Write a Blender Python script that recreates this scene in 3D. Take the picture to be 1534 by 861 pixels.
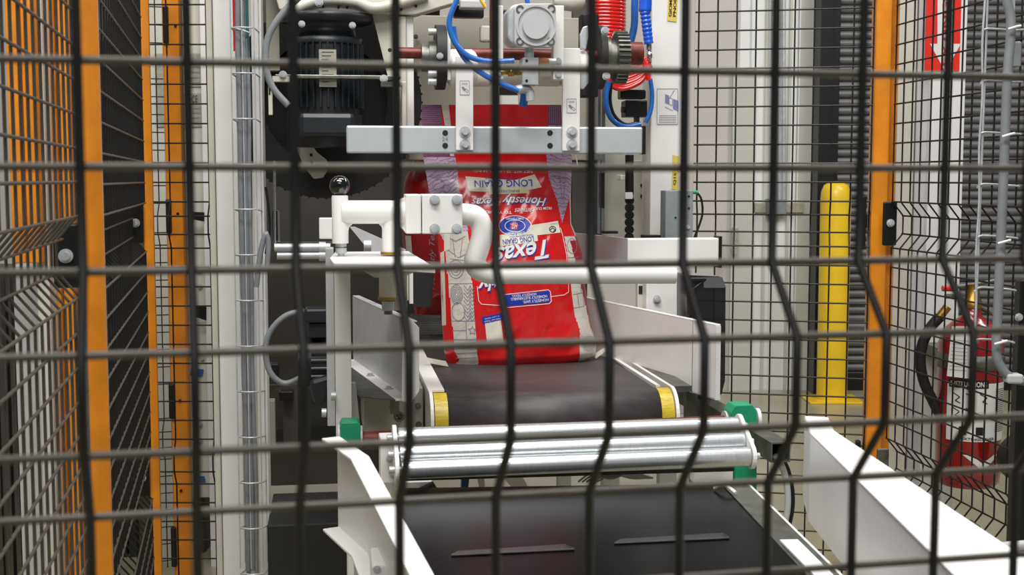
import bpy, math, random
from mathutils import Vector as V, noise
random.seed(7)
S = bpy.context.scene
COL = S.collection
for o in list(bpy.data.objects): bpy.data.objects.remove(o)
# ------------------------------------------------------------------ camera
F, CX, CY, EYE, HOR = 1900.0, 767.0, 430.5, 1.23, 268.0
PITCH = math.atan((CY - HOR) / F)
cd = bpy.data.cameras.new('camera'); cam = bpy.data.objects.new('camera', cd); COL.objects.link(cam)
cam.location = (0, 0, EYE); cam.rotation_euler = (math.pi/2 - PITCH, 0, 0)
cd.sensor_width = 36; cd.lens = F/1534*36; cd.clip_start = .02
cd.dof.use_dof = True; cd.dof.focus_distance = 2.75; cd.dof.aperture_fstop = 12.5
S.camera = cam
# ------------------------------------------------------------------ world, lights, exposure
w = bpy.data.worlds.new('hall'); S.world = w; w.use_nodes = True
w.node_tree.nodes['Background'].inputs[0].default_value = (.86, .93, 1, 1)
w.node_tree.nodes['Background'].inputs[1].default_value = .13
def area(name, loc, aim, size, power, col=(1, .985, .95)):
    l = bpy.data.lights.new(name, 'AREA'); l.shape = 'RECTANGLE'; l.size, l.size_y = size; l.energy = power; l.color = col
    o = bpy.data.objects.new(name, l); COL.objects.link(o); o.location = loc
    o.rotation_euler = (V(aim) - V(loc)).to_track_quat('-Z', 'Y').to_euler()
area('ceiling_lamp_row_near', (-.3, .3, 4.6), (.1, 2.6, .9), (3.4, .8), 150)
area('ceiling_lamp_row_rear', (.2, -3.2, 4.4), (.1, 2.6, .8), (3.4, .6), 60)
area('ceiling_lamp_row_middle', (.5, 2.3, 4.6), (.3, 2.7, 0), (2.6, .5), 60)
area('ceiling_lamp_row_right', (3.2, 4.6, 4.8), (2.5, 5.2, 0), (.6, 3.0), 100)
area('ceiling_lamp_row_left', (-3.2, 2.4, 4.8), (-1.2, 3.4, .4), (.6, 3.0), 34)
S.view_settings.view_transform = 'Standard'; S.view_settings.look = 'None'
S.view_settings.exposure = 0.30; S.view_settings.gamma = 1
# ------------------------------------------------------------------ materials
def lin(c):
    c = c/255.; return c/12.92 if c <= .04045 else ((c+.055)/1.055)**2.4
def mat(name, rgb, rough=.5, metal=0, var=.06, scale=18, bump=0, coat=0, alpha=1, stretch=None):
    m = bpy.data.materials.new(name); m.use_nodes = True; nt = m.node_tree; b = nt.nodes['Principled BSDF']
    c = [lin(v) for v in rgb]
    tc = nt.nodes.new('ShaderNodeTexCoord'); src = tc.outputs['Object']
    if stretch:
        mp = nt.nodes.new('ShaderNodeMapping'); mp.inputs['Scale'].default_value = stretch; nt.links.new(src, mp.inputs[0]); src = mp.outputs[0]
    n = nt.nodes.new('ShaderNodeTexNoise'); n.inputs['Scale'].default_value = scale; n.inputs['Detail'].default_value = 5
    nt.links.new(src, n.inputs['Vector'])
    r = nt.nodes.new('ShaderNodeValToRGB'); r.color_ramp.elements[0].position = .3; r.color_ramp.elements[1].position = .7
    r.color_ramp.elements[0].color = (*[max(0, v*(1-var*2.2)) for v in c], 1); r.color_ramp.elements[1].color = (*[min(1, v*(1+var)) for v in c], 1)
    nt.links.new(n.outputs[0], r.inputs[0]); nt.links.new(r.outputs[0], b.inputs['Base Color'])
    b.inputs['Roughness'].default_value = rough; b.inputs['Metallic'].default_value = metal
    b.inputs['Coat Weight'].default_value = coat; b.inputs['Coat Roughness'].default_value = .12
    b.inputs['Alpha'].default_value = alpha
    if bump:
        bp = nt.nodes.new('ShaderNodeBump'); bp.inputs['Strength'].default_value = bump; bp.inputs['Distance'].default_value = .002
        nt.links.new(n.outputs[0], bp.inputs['Height']); nt.links.new(bp.outputs[0], b.inputs['Normal'])
    return m
WHITE = mat('white_powder_coat', (231, 229, 227), .38, var=.02, scale=9)
CREAM = mat('aged_white_paint', (205, 202, 190), .45, var=.05, scale=7)
BEIGE = mat('beige_machine_panel', (172, 168, 154), .5, var=.07, scale=6)
GREYP = mat('light_grey_paint', (190, 190, 192), .4, var=.03)
DKPANEL = mat('dark_grey_machine_panel', (74, 72, 68), .55, var=.12, scale=5)
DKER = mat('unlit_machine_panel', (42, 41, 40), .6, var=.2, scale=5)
ORANGE = mat('orange_yellow_powder_coat', (226, 138, 26), .38, var=.10, scale=14, coat=.2)
YEL = mat('safety_yellow_paint', (240, 198, 34), .4, var=.05, scale=6, coat=.2)
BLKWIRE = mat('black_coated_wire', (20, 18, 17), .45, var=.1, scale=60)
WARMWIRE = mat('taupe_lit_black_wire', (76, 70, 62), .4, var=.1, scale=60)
BLACK = mat('black_plastic', (20, 20, 21), .35, var=.1)
GLOSSBLK = mat('gloss_black_knob', (8, 8, 9), .06, var=0, coat=1)
RUBBER = mat('black_rubber', (27, 27, 28), .6, var=.2, scale=40)
MOTOR = mat('blue_black_motor_paint', (30, 35, 40), .4, var=.15, scale=30)
STEEL = mat('brushed_steel', (190, 192, 194), .27, 1, var=.08, scale=40, stretch=(1, 1, 8))
ZINC = mat('zinc_plated_steel', (198, 202, 205), .34, .3, var=.10, scale=30)
GALV = mat('galvanised_bar', (200, 206, 210), .4, .4, var=.035, scale=12)
DKSTEEL = mat('dull_grey_steel', (120, 120, 114), .42, .8, var=.18, scale=30)
CHROME = mat('chrome_roller', (214, 217, 220), .3, .8, var=.05, scale=50, stretch=(6, 1, 1))
RUST = mat('red_oxide_shaft', (112, 44, 34), .4, .2, var=.25, scale=40)
BELT = mat('brown_black_belt', (66, 60, 61), .5, var=.16, scale=24, bump=.2, stretch=(1, 4, 1))
BELT2 = mat('black_lower_belt', (8, 8, 9), .24, var=.4, scale=14, bump=.15)
BELT2.node_tree.nodes['Principled BSDF'].inputs['Specular IOR Level'].default_value = .03
GREEN = mat('green_plastic', (24, 148, 108), .42, var=.08, scale=25)
BRASS = mat('brass', (190, 150, 70), .3, 1, var=.1)
BLUEH = mat('blue_air_hose', (34, 104, 190), .3, var=.04, coat=.4)
BLUEG = mat('bright_blue_rubber', (28, 92, 215), .3, var=.04, coat=.4)
REDH = mat('red_coil_hose', (214, 26, 18), .18, var=.04, coat=.8)
REDC = mat('red_cable', (200, 30, 26), .4, var=.04)
GREYC = mat('grey_cable_sheath', (128, 132, 136), .45, var=.07, scale=30)
TEALC = mat('teal_cable', (40, 92, 92), .45)
YELWH = mat('yellow_roller_band', (205, 178, 48), .35, var=.12, scale=70, stretch=(1, 1, 6))
PLATE = mat('aluminium_nameplate', (176, 172, 160), .4, .3, var=.1, scale=60)
BLUETAPE = mat('blue_tape', (30, 90, 170), .5)
YTAPE = mat('yellow_masking_tape', (222, 200, 92), .6)
INK = mat('black_ink', (22, 22, 24), .6, var=0)
GREYINK = mat('grey_print', (130, 130, 135), .6, var=0)
VIOL = mat('violet_print', (120, 122, 170), .6, var=0)
STICK = mat('white_sticker', (222, 221, 220), .45, var=.01)
WALLP = mat('wall_panel_paint', (196, 190, 186), .55, var=.03, scale=3)
WALLG = mat('greenish_white_trim', (192, 192, 182), .55, var=.04, scale=3)
WALLW = mat('bright_white_trim', (226, 226, 226), .5, var=.02, scale=3)
SLAT = mat('grey_door_slat', (98, 97, 98), .45, .1, var=.08, scale=9)
SIGNR = mat('sign_red', (222, 46, 32), .4, var=.02)
EXR = mat('extinguisher_red', (140, 14, 14), .22, var=.08, coat=.7)
BAGRED = mat('bag_red_film', (214, 22, 24), .24, var=.04, scale=10, coat=.5)
BAGDK = mat('bag_dark_red_seam', (150, 24, 40), .3, var=.05, coat=.4)
LABEL = mat('bag_cream_label', (228, 222, 206), .3, var=.02, coat=.4)
LABELY = mat('bag_straw_label', (232, 222, 170), .3, var=.02, coat=.4)
BAGBLUE = mat('bag_blue_print', (26, 52, 168), .3, var=.03, coat=.4)
BAGWH = mat('bag_white_print', (236, 234, 232), .3, var=.01, coat=.4)
BAGLINE = mat('bag_violet_linework', (132, 124, 146), .35, var=.02)
def pattern_mat(name, base, line, sc):
    m = mat(name, base, .26, var=.05, scale=30, coat=.5); nt = m.node_tree; b = nt.nodes['Principled BSDF']
    tc = nt.nodes.new('ShaderNodeTexCoord')
    wv = nt.nodes.new('ShaderNodeTexWave'); wv.wave_type = 'RINGS'; wv.rings_direction = 'SPHERICAL'
    wv.inputs['Scale'].default_value = sc; wv.inputs['Distortion'].default_value = 9; wv.inputs['Detail Scale'].default_value = 1.4
    nt.links.new(tc.outputs['Object'], wv.inputs[0])
    rp = nt.nodes.new('ShaderNodeValToRGB'); rp.color_ramp.elements[0].position = .06; rp.color_ramp.elements[1].position = .16
    rp.color_ramp.elements[0].color = (.75, .75, .75, 1); rp.color_ramp.elements[1].color = (0, 0, 0, 1)
    nt.links.new(wv.outputs[1], rp.inputs[0])
    mx = nt.nodes.new('ShaderNodeMixRGB'); nt.links.new(rp.outputs[0], mx.inputs[0])
    mx.inputs[2].default_value = (*[lin(c) for c in line], 1)
    src = b.inputs['Base Color'].links[0].from_socket; nt.links.new(src, mx.inputs[1]); nt.links.new(mx.outputs[0], b.inputs['Base Color'])
    return m
BAGPAT = pattern_mat('bag_cream_patterned_side', (214, 207, 194), (196, 190, 186), 26)
BAGPUR = pattern_mat('bag_lavender_patterned_side', (192, 168, 194), (120, 84, 128), 34)
BAGPUR2 = pattern_mat('bag_purple_striped_top', (134, 78, 112), (92, 52, 84), 50)
FLOORM = mat('polished_concrete', (160, 153, 128), .28, var=.10, scale=2.2, bump=.05)
SMOKE = mat('smoky_polycarbonate', (26, 27, 28), .12, var=.05, alpha=.86)
# ------------------------------------------------------------------ mesh tools
def ray(px, py):
    a = (px-CX)/F; b = -(py-CY)/F; c, s = math.cos(PITCH), math.sin(PITCH)
    return V((a, c + b*s, -s + b*c))
CAM = V((0, 0, EYE))
class VP:
    """vertical plane crossing x=0 at y=v, turned rot degrees"""
    def __init__(s, v, rot=8):
        a = math.radians(rot); s.o = V((0, v, 0)); s.e = V((math.cos(a), math.sin(a), 0)); s.n = V((-math.sin(a), math.cos(a), 0)); s.v = v; s.rot = rot
    def pt(s, px, py, off=0):
        d = ray(px, py); t = (s.o - CAM).dot(s.n)/d.dot(s.n); return CAM + d*t + s.n*off
    def m(s, px, py): return (s.pt(px, py)-CAM).length/F*math.cos(math.atan(abs(px-CX)/F))
    def rect(s, x0, y0, x1, y1):
        ym, xm = (y0+y1)/2, (x0+x1)/2
        a, b = s.pt(x0, ym), s.pt(x1, ym); z1, z0 = s.pt(xm, y0).z, s.pt(xm, y1).z
        return [V((a.x, a.y, z0)), V((b.x, b.y, z0)), V((b.x, b.y, z1)), V((a.x, a.y, z1))]
    def sh(s, d): return VP(s.v + d/math.cos(math.radians(s.rot)), s.rot)
def HZ(h, px, py):
    d = ray(px, py); t = -h/d.z; return CAM + d*t
ZUP = V((0, 0, 1))
def frame(d):
    d = d.normalized(); a = ZUP if abs(d.z) < .9 else V((1, 0, 0)); u = a.cross(d).normalized(); return u, d.cross(u)
class MB:
    def __init__(s): s.v = []; s.f = []; s.mi = []; s.sm = []
    def add(s, vs, fs, smooth=False, mi=0):
        k = len(s.v); s.v += [V(x) for x in vs]
        for f in fs: s.f.append([i+k for i in f]); s.sm.append(smooth); s.mi.append(mi)
        return s
    def prism(s, pts, vec, mi=0):
        n = len(pts); vec = V(vec)
        nr = V((0, 0, 0))
        for i in range(n): nr += V(pts[i]).cross(V(pts[(i+1) % n]))
        if nr.dot(vec) > 0: pts = pts[::-1]
        vs = list(pts) + [V(p)+vec for p in pts]
        return s.add(vs, [list(range(n)), [n+i for i in range(n-1, -1, -1)]] + [[(i+1) % n, i, i+n, (i+1) % n+n] for i in range(n)], mi=mi)
    def box(s, c, e, n, hx, hy, hz):
        c = V(c); p = [c - e*hx - n*hy - ZUP*hz, c + e*hx - n*hy - ZUP*hz, c + e*hx - n*hy + ZUP*hz, c - e*hx - n*hy + ZUP*hz]
        return s.prism(p, n*2*hy)
    def cyl(s, a, b, r, r2=None, n=20, mi=0, caps=True):
        a, b = V(a), V(b); r2 = r if r2 is None else r2; u, w_ = frame(b-a)
        vs = [a + (u*math.cos(t)+w_*math.sin(t))*r for t in [2*math.pi*i/n for i in range(n)]] + [b + (u*math.cos(t)+w_*math.sin(t))*r2 for t in [2*math.pi*i/n for i in range(n)]]
        s.add(vs, [[i, (i+1) % n, (i+1) % n+n, i+n] for i in range(n)], True, mi)
        if caps: s.add(vs, [list(range(n-1, -1, -1)), list(range(n, 2*n))], False, mi)
        return s
    def lathe(s, a, d, prof, n=24, mi=0):
        a = V(a); d = V(d).normalized(); u, w_ = frame(d); k = len(prof); vs = []
        for (x, r) in prof: vs += [a + d*x + (u*math.cos(2*math.pi*i/n)+w_*math.sin(2*math.pi*i/n))*r for i in range(n)]
        fs = [[j*n+i, j*n+(i+1) % n, (j+1)*n+(i+1) % n, (j+1)*n+i] for j in range(k-1) for i in range(n)]
        s.add(vs, fs, True, mi); s.add(vs, [list(range(n-1, -1, -1)), list(range((k-1)*n, k*n))], False, mi); return s
    def ring(s, a, d, ro, ri, t, n=40):
        """annulus plate"""
        a = V(a); d = V(d).normalized(); u, w_ = frame(d); vs = []
        for (x, r) in ((0, ro), (0, ri), (t, ri), (t, ro)): vs += [a + d*x + (u*math.cos(2*math.pi*i/n)+w_*math.sin(2*math.pi*i/n))*r for i in range(n)]
        return s.add(vs, [[(j % 4)*n+(i+1) % n, (j % 4)*n+i, ((j+1) % 4)*n+i, ((j+1) % 4)*n+(i+1) % n] for j in range(4) for i in range(n)])
    def tube(s, pts, r, n=8, mi=0, caps=True):
        pts = [V(p) for p in pts]; k = len(pts); rr = r if isinstance(r, (list, tuple)) else [r]*k; vs = []
        u = None
        for i, p in enumerate(pts):
            d = (pts[min(i+1, k-1)]-pts[max(i-1, 0)]).normalized()
            if u is None: u, _ = frame(d)
            u = (u - d*u.dot(d)).normalized(); w_ = d.cross(u)
            vs += [p + (u*math.cos(2*math.pi*j/n)+w_*math.sin(2*math.pi*j/n))*rr[i] for j in range(n)]
        s.add(vs, [[i*n+j, i*n+(j+1) % n, (i+1)*n+(j+1) % n, (i+1)*n+j] for i in range(k-1) for j in range(n)], True, mi)
        if caps: s.add(vs, [list(range(n-1, -1, -1)), [(k-1)*n+j for j in range(n)]], False, mi)
        return s
    def sphere(s, c, r, n=20, sq=(1, 1, 1)):
        c = V(c); h = n//2; vs = []
        for i in range(h+1):
            for j in range(n):
                a, b = math.pi*i/h, 2*math.pi*j/n; vs.append(c + V((r*sq[0]*math.sin(a)*math.cos(b), r*sq[1]*math.sin(a)*math.sin(b), -r*sq[2]*math.cos(a))))
        return s.add(vs, [[i*n+j, i*n+(j+1) % n, (i+1)*n+(j+1) % n, (i+1)*n+j] for i in range(h) for j in range(n)], True)
def smooth(pts, k=6):
    pts = [V(p) for p in pts]; out = []
    for i in range(len(pts)-1):
        a, b, c, d = pts[max(i-1, 0)], pts[i], pts[i+1], pts[min(i+2, len(pts)-1)]
        for j in range(k):
            t = j/k; out.append(.5*((2*b)+(c-a)*t+(2*a-5*b+4*c-d)*t*t+(3*b-a-3*c+d)*t**3))
    return out + [pts[-1]]
class Thing:
    def __init__(s, name, label, cat, group=None, kind=None):
        s.name, s.label, s.cat, s.group, s.kind = name, label, cat, group, kind; s.p = []
    def add(s, name, mb, m, parent=None, label=None, bevel=0, copies=None, kind=None):
        s.p.append(dict(name=name, mb=mb, m=m, parent=parent, label=label, bevel=bevel, copies=copies or [], kind=kind)); return len(s.p)-1
    def done(s):
        lo = V((1e9,)*3); hi = V((-1e9,)*3)
        for q in s.p:
            for v in q['mb'].v:
                for c in [V((0, 0, 0))]+q['copies']:
                    for i in range(3): lo[i] = min(lo[i], v[i]+c[i]); hi[i] = max(hi[i], v[i]+c[i])
        base = V(((lo.x+hi.x)/2, (lo.y+hi.y)/2, lo.z)); single = len(s.p) == 1 and not s.p[0]['copies']
        root = None
        if not single:
            root = bpy.data.objects.new(s.name, None); root.empty_display_size = .05; COL.objects.link(root); root.location = base
        objs = []
        for q in s.p:
            mb = q['mb']; me = bpy.data.meshes.new(s.name if single else q['name'])
            me.from_pydata([v-base for v in mb.v], [], mb.f)
            ms = q['m'] if isinstance(q['m'], (list, tuple)) else [q['m']]
            for m in ms: me.materials.append(m)
            me.polygons.foreach_set('use_smooth', mb.sm); me.polygons.foreach_set('material_index', mb.mi); me.update()
            o = bpy.data.objects.new(s.name if single else q['name'], me); COL.objects.link(o)
            if single: o.location = base; root = o
            else: o.parent = objs[q['parent']] if q['parent'] is not None else root
            if q['label'] and not single: o['label'] = q['label']
            if q['kind']: o['kind'] = q['kind']
            if q['bevel']:
                b = o.modifiers.new('bevel', 'BEVEL'); b.width = q['bevel']; b.segments = 2; b.limit_method = 'ANGLE'
            objs.append(o)
            for c in q['copies']:
                k = o.copy(); COL.objects.link(k); k.parent = o.parent; k.location = c
        if s.kind: root['kind'] = s.kind
        else:
            root['label'] = s.label; root['category'] = s.cat
            if s.group: root['group'] = s.group
        return root
def R(x0, y0, x1, y1, pl, D, mb=None):       # upright slab: front face covers the pixels on plane pl, D thick
    mb = mb or MB(); return mb.prism(pl.rect(x0, y0, x1, y1), pl.n*D)
def POLY(pts, pl, D, mb=None):
    mb = mb or MB(); return mb.prism([pl.pt(*p) for p in pts], pl.n*D)
def CU(x0, x1, y, pl, r, off=0, n=20, mb=None):     # cylinder along the plane's horizontal
    mb = mb or MB(); return mb.cyl(pl.pt(x0, y, off), pl.pt(x0, y, off) + pl.e*(pl.pt(x1, y)-pl.pt(x0, y)).dot(pl.e), r, n=n)
def CV(x, y, pl, rpx, D, n=20, mb=None):             # cylinder facing the viewer
    mb = mb or MB(); c = pl.pt(x, y); return mb.cyl(c, c+pl.n*D, rpx*pl.m(x, y), n=n)
def BOLT(T, x, y, pl, rpx, m=ZINC, parent=None, name='bolt'):
    mb = MB(); c = pl.pt(x, y); k = pl.m(x, y)*rpx
    mb.cyl(c, c-pl.n*k*.22, k, n=18); mb.cyl(c, c-pl.n*k*.85, k*.72, n=6); mb.cyl(c-pl.n*k*.85, c-pl.n*k*.92, k*.35, n=12)
    return T.add(name, mb, m, parent)
def one(name, label, cat, mb, m, bevel=0, group=None, kind=None):
    t = Thing(name, label, cat, group, kind); t.add(name, mb, m, bevel=bevel, kind=kind if kind == 'stuff' else None); return t.done()
def structure(name, mb, m, bevel=0):
    t = Thing(name, None, None, kind='structure'); t.add(name, mb, m, bevel=bevel); return t.done()
def cable(name, label, pts, r, m, cat='cable', group=None, n=8):
    return one(name, label, cat, MB().tube(smooth(pts), r, n), m, group=group)
def textpts(s, shear=0, bold=0, spacing=1):
    c = bpy.data.curves.new('t', 'FONT'); c.body = s; c.size = 1; c.shear = shear; c.offset = bold; c.resolution_u = 3; c.space_character = spacing
    o = bpy.data.objects.new('t', c); me = bpy.data.meshes.new_from_object(o)
    vs = [(v.co.x, v.co.y) for v in me.vertices]; fs = [list(p.vertices) for p in me.polygons]
    bpy.data.objects.remove(o); bpy.data.curves.remove(c); bpy.data.meshes.remove(me)
    x0, x1 = min(v[0] for v in vs), max(v[0] for v in vs); y0, y1 = min(v[1] for v in vs), max(v[1] for v in vs)
    return [((x-x0)/(x1-x0), (y-y0)/(y1-y0)) for x, y in vs], fs
def TEXT(s, corners, fn, shear=0, bold=0, mb=None, spacing=1):
    """corners in pixels: text origin (lower left of the letters), lower right, upper left; fn maps a pixel to 3D"""
    vs, fs = textpts(s, shear, bold, spacing); o, a, b = [V((*c, 0)) for c in corners]; mb = mb or MB()
    P = [fn(*(o + (a-o)*x + (b-o)*y)[:2]) for x, y in vs]
    if P and fs:
        f = fs[0]; nn = (P[f[1]]-P[f[0]]).cross(P[f[2]]-P[f[0]])
        if nn.dot(P[f[0]]-CAM) > 0: fs = [g[::-1] for g in fs]
    return mb.add(P, fs)
def patch(corners, fn, n=10, m=4, mb=None):
    mb = mb or MB(); a, b, c, d = [V((*p, 0)) for p in corners]; vs = []
    for j in range(m+1):
        for i in range(n+1):
            u, t = i/n, j/m; q = (a*(1-u)+b*u)*(1-t) + (d*(1-u)+c*u)*t; vs.append(fn(q.x, q.y))
    return mb.add(vs, [[j*(n+1)+i, (j+1)*(n+1)+i, (j+1)*(n+1)+i+1, j*(n+1)+i+1] for j in range(m) for i in range(n)], True)
def blob(c, rx, ry, fn, n=28, rings=4, mb=None, rot=0, shape=None):
    mb = mb or MB(); vs = [fn(*c)]
    for k in range(1, rings+1):
        for i in range(n):
            t = 2*math.pi*i/n; q = shape(t) if shape else 1; x, y = rx*k/rings*q*math.cos(t), ry*k/rings*q*math.sin(t)
            vs.append(fn(c[0]+x*math.cos(rot)-y*math.sin(rot), c[1]+x*math.sin(rot)+y*math.cos(rot)))
    fs = [[0, 1+(i+1) % n, 1+i] for i in range(n)] + [[1+(k-1)*n+i, 1+(k-1)*n+(i+1) % n, 1+k*n+(i+1) % n, 1+k*n+i] for k in range(1, rings) for i in range(n)]
    return mb.add(vs, fs, True)
def ribbon(pts, w_, fn, mb, close=False):
    if close: pts = pts + [pts[0]]
    for (x0, y0), (x1, y1) in zip(pts, pts[1:]):
        L = math.hypot(x1-x0, y1-y0) or 1; k = max(1, int(L/8)); nx, ny = -(y1-y0)/L*w_/2, (x1-x0)/L*w_/2; vs = []
        for i in range(k+1):
            x, y = x0+(x1-x0)*i/k, y0+(y1-y0)*i/k; vs += [fn(x+nx, y+ny), fn(x-nx, y-ny)]
        mb.add(vs, [[2*i, 2*i+1, 2*i+3, 2*i+2] for i in range(k)])
    return mb
def ell(cx, cy, rx, ry, n=20): return [(cx+rx*math.cos(2*math.pi*i/n), cy+ry*math.sin(2*math.pi*i/n)) for i in range(n)]
# ================================================================== SETTING
structure('floor', MB().prism([V((-8, -3, -.05)), V((8, -3, -.05)), V((8, 12, -.05)), V((-8, 12, -.05))], (0, 0, .05)), FLOORM)
W = VP(7.35, 0)
def wall(name, xa, xb, m, z1=4.2, y0=7.35, D=.2, z0=0):
    return structure(name, MB().prism([V((xa, y0, z0)), V((xb, y0, z0)), V((xb, y0, z1)), V((xa, y0, z1))], (0, D, 0)), m)
X = lambda px: W.pt(px, 400).x
wall('wall_back', -8, X(1104), WALLP)
wall('trim_1', X(1093), X(1128), WALLG, 1.86, 7.32, .04)
wall('wall_right', X(1104), X(1215), WALLW, 4.2, 7.35, .2)
for i, (a, b) in enumerate(((1120, 1126), (1141, 1145), (1152, 1157), (1176, 1180), (1190, 1192))): wall('trim_%d' % (i+2), X(a), X(b), WALLG if i % 2 else WALLW, 4.2, 7.335, .03)
wall('trim_8', X(1190), X(1213), WALLG, 4.2, 7.34, .02)
tr = structure('trim_9', MB().prism([V((X(1213), 7.2, 0)), V((X(1242), 7.2, 0)), V((X(1242), 7.2, 4.2)), V((X(1213), 7.2, 4.2))], (0, .2, 0)), BLACK, .004)
# conduit, junction box and handle on the far wall
t = Thing('wall_conduit', 'pair of grey conduits ending in a junction box on the far white wall', 'conduit')
for a in (1157, 1165, 1172): t.add('pipe', MB().cyl(W.pt(a, -120, -.04), W.pt(a, 300, -.04), .011, n=10), ZINC)
t.add('junction_box', R(1150, 298, 1178, 322, VP(7.26, 0), .08), GREYC, bevel=.004)
t.add('cross_strap', R(1130, 304, 1204, 318, VP(7.32, 0), .02), PLATE)
t.done()
t = Thing('door_pull', 'small grey pull handle on the greenish strip of the far wall', 'handle')
t.add('grip', R(1097, 340, 1106, 382, VP(7.24, 0), .03), PLATE, bevel=.005)
t.add('foot', R(1098, 344, 1103, 350, VP(7.26, 0), .06), PLATE, copies=[V((0, 0, -.115))]); t.done()
# rolling door of separate slats
t = Thing('door_1', None, None, kind='structure')
def slat_mesh(xa, xb, y, z):
    mb = MB(); prof = [(0, 0), (-.012, .006), (-.018, .018), (-.016, .03), (-.006, .042), (0, .046)]
    vs = [V((x, y+a, z+b)) for x in (xa, xb) for a, b in prof]; n = len(prof)
    mb.add(vs, [[i, i+n, i+n+1, i+1] for i in range(n-1)], True); mb.add(vs, [list(range(n)), list(range(2*n-1, n-1, -1))]); return mb
t.add('slat', slat_mesh(X(1238), 6.5, 7.36, .06), SLAT, copies=[V((0, 0, .048*i)) for i in range(1, 62)])
t.add('bottom_bar', MB().prism([V((X(1238), 7.33, 0)), V((6.5, 7.33, 0)), V((6.5, 7.33, .10)), V((X(1238), 7.33, .10))], (0, .06, 0)), BLACK)
t.add('curtain_backing', MB().prism([V((X(1238), 7.37, 0)), V((6.5, 7.37, 0)), V((6.5, 7.37, 3.1)), V((X(1238), 7.37, 3.1))], (0, .02, 0)), SLAT)
t.done()
# bollard
BP = VP(7.0, 0); bc = BP.pt(1250, 400); br = 22.5*BP.m(1250, 400)
t = Thing('bollard', 'bright yellow steel bollard standing before the grey rolling door', 'bollard')
t.add('post', MB().lathe((bc.x, bc.y, .012), (0, 0, 1), [(0, br), (1.11, br), (1.15, br*.96), (1.185, br*.78), (1.2, br*.45), (1.205, .005)], 32), YEL)
t.add('base_plate', MB().prism([V((bc.x-.15, bc.y-.13, 0)), V((bc.x+.15, bc.y-.13, 0)), V((bc.x+.15, bc.y-.13, .012)), V((bc.x-.15, bc.y-.13, .012))], (0, .26, 0)), YEL, bevel=.003); t.done()
# ================================================================== GUARD FENCES
def rows(shift=0, top=-.95, bot=1.14):
    out = [(h, 0) for h in [.0587 - .05*i for i in range(0, 40)] if h > top]; out = out[::-1]
    out += [(.0950, 1), (.1416, 1), (.178, 0)] + [(.178+.05*i, 0) for i in range(1, 11)] + [(.714, 1), (.760, 1), (.797, 0)]
    h = .847
    while h < bot: out.append((h, 0)); h += .05
    return [(h+shift, k) for h, k in out]
def wire_panel(T, P0, P1, nrm, r, m, off=0.0, shift=0, fold=.03, single=True, pitch=.05, mh=None, hr=None, top=-.95):
    """welded mesh from P0 to P1 (floor plan), folds pushed along nrm"""
    P0, P1, nrm = V((*P0, 0)), V((*P1, 0)), V((*nrm, 0)).normalized(); e = (P1-P0); L = e.length; e.normalize()
    rw = rows(shift, top=top); mh = mh or m; hr = hr or r
    def vpath(s):
        pts = []; prev = None
        for h, k in rw:
            pts.append(P0 + e*s + nrm*(fold*k) + V((0, 0, EYE-h)))
        pts[0].z += .02; pts[-1].z -= .02; return pts
    ss = []; s = off
    while s <= L+1e-6: ss.append(s); s += pitch
    hp = lambda h, k: (P0 + nrm*(fold*k - r*.9) + V((0, 0, EYE-h)))
    if single:
        T.add('vertical_wire', MB().tube(vpath(ss[0]), r, 8), m, copies=[e*(q-ss[0]) for q in ss[1:]])
        h0, k0 = rw[0]; a = hp(h0, k0)
        T.add('horizontal_wire', MB().cyl(a, a+e*L, hr, n=8), mh, copies=[hp(h, k)-a for h, k in rw[1:]])
    else:
        mb = MB()
        for q in ss: mb.tube(vpath(q), r, 5, caps=False)
        T.add('vertical_wires', mb, m, kind='stuff')
        mb = MB()
        for h, k in rw: mb.cyl(hp(h, k), hp(h, k)+e*L, hr, n=5, caps=False)
        T.add('horizontal_wires', mb, mh, kind='stuff')
# near panel, just before the camera
e12 = V((math.cos(math.radians(12)), math.sin(math.radians(12)))); n12 = (math.sin(math.radians(15)), -math.cos(math.radians(15)))
o0 = V((0, .645)); s0 = -.0085
t = Thing('mesh_fence_panel', 'out of focus black welded wire fence panel nearest to the viewer', 'fence')
a = o0 + e12*(s0-.45); b = o0 + e12*(s0+.5)
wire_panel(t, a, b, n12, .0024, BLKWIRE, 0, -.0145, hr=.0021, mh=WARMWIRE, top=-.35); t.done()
# left fence run
def at2(px, Y): return V(((px-CX)/F*Y*1.0, Y))
def post(T, x, y, wx, wy, rot, m=ORANGE, z0=0, z1=2.3, name='post'):
    a = math.radians(rot); e = V((math.cos(a), math.sin(a), 0)); n = V((-math.sin(a), math.cos(a), 0))
    return T.add(name, MB().box((x, y, (z0+z1)/2), e, n, wx/2, wy/2, (z1-z0)/2), m, bevel=.002)
dl = V((-.203, .979)); nl = (-.979, -.203)
A1 = V((-.655, 1.93)); A0 = A1 - dl*1.15
t = Thing('mesh_fence_panel', 'black wire fence panel at far left in front of the first orange post', 'fence')
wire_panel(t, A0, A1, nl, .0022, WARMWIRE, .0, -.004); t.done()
def fpost(x, y, label, wx, wy, rot, plates, z1=2.3):
    T = Thing('fence_post', label, 'post'); T_id = post(T, x, y, wx, wy, rot, z1=z1, name='tube')
    a = math.radians(rot); e = V((math.cos(a), math.sin(a), 0)); n = V((-math.sin(a), math.cos(a), 0))
    for h, ox in plates:
        c = V((x, y, EYE-h)) + e*ox - n*(wy/2+.008)
        T.add('clamp_plate', MB().box(c, e, n, .019, .006, .05), BLACK, bevel=.004)
        T.add('bolt', MB().cyl(c-n*.006, c-n*.010, .011, n=16).cyl(c-n*.010, c-n*.016, .007, n=8), ZINC)
    foot = MB().box((x, y, .005), e, n, .06, .05, .005); T.add('foot_plate', foot, ORANGE); return T.done()
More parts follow.
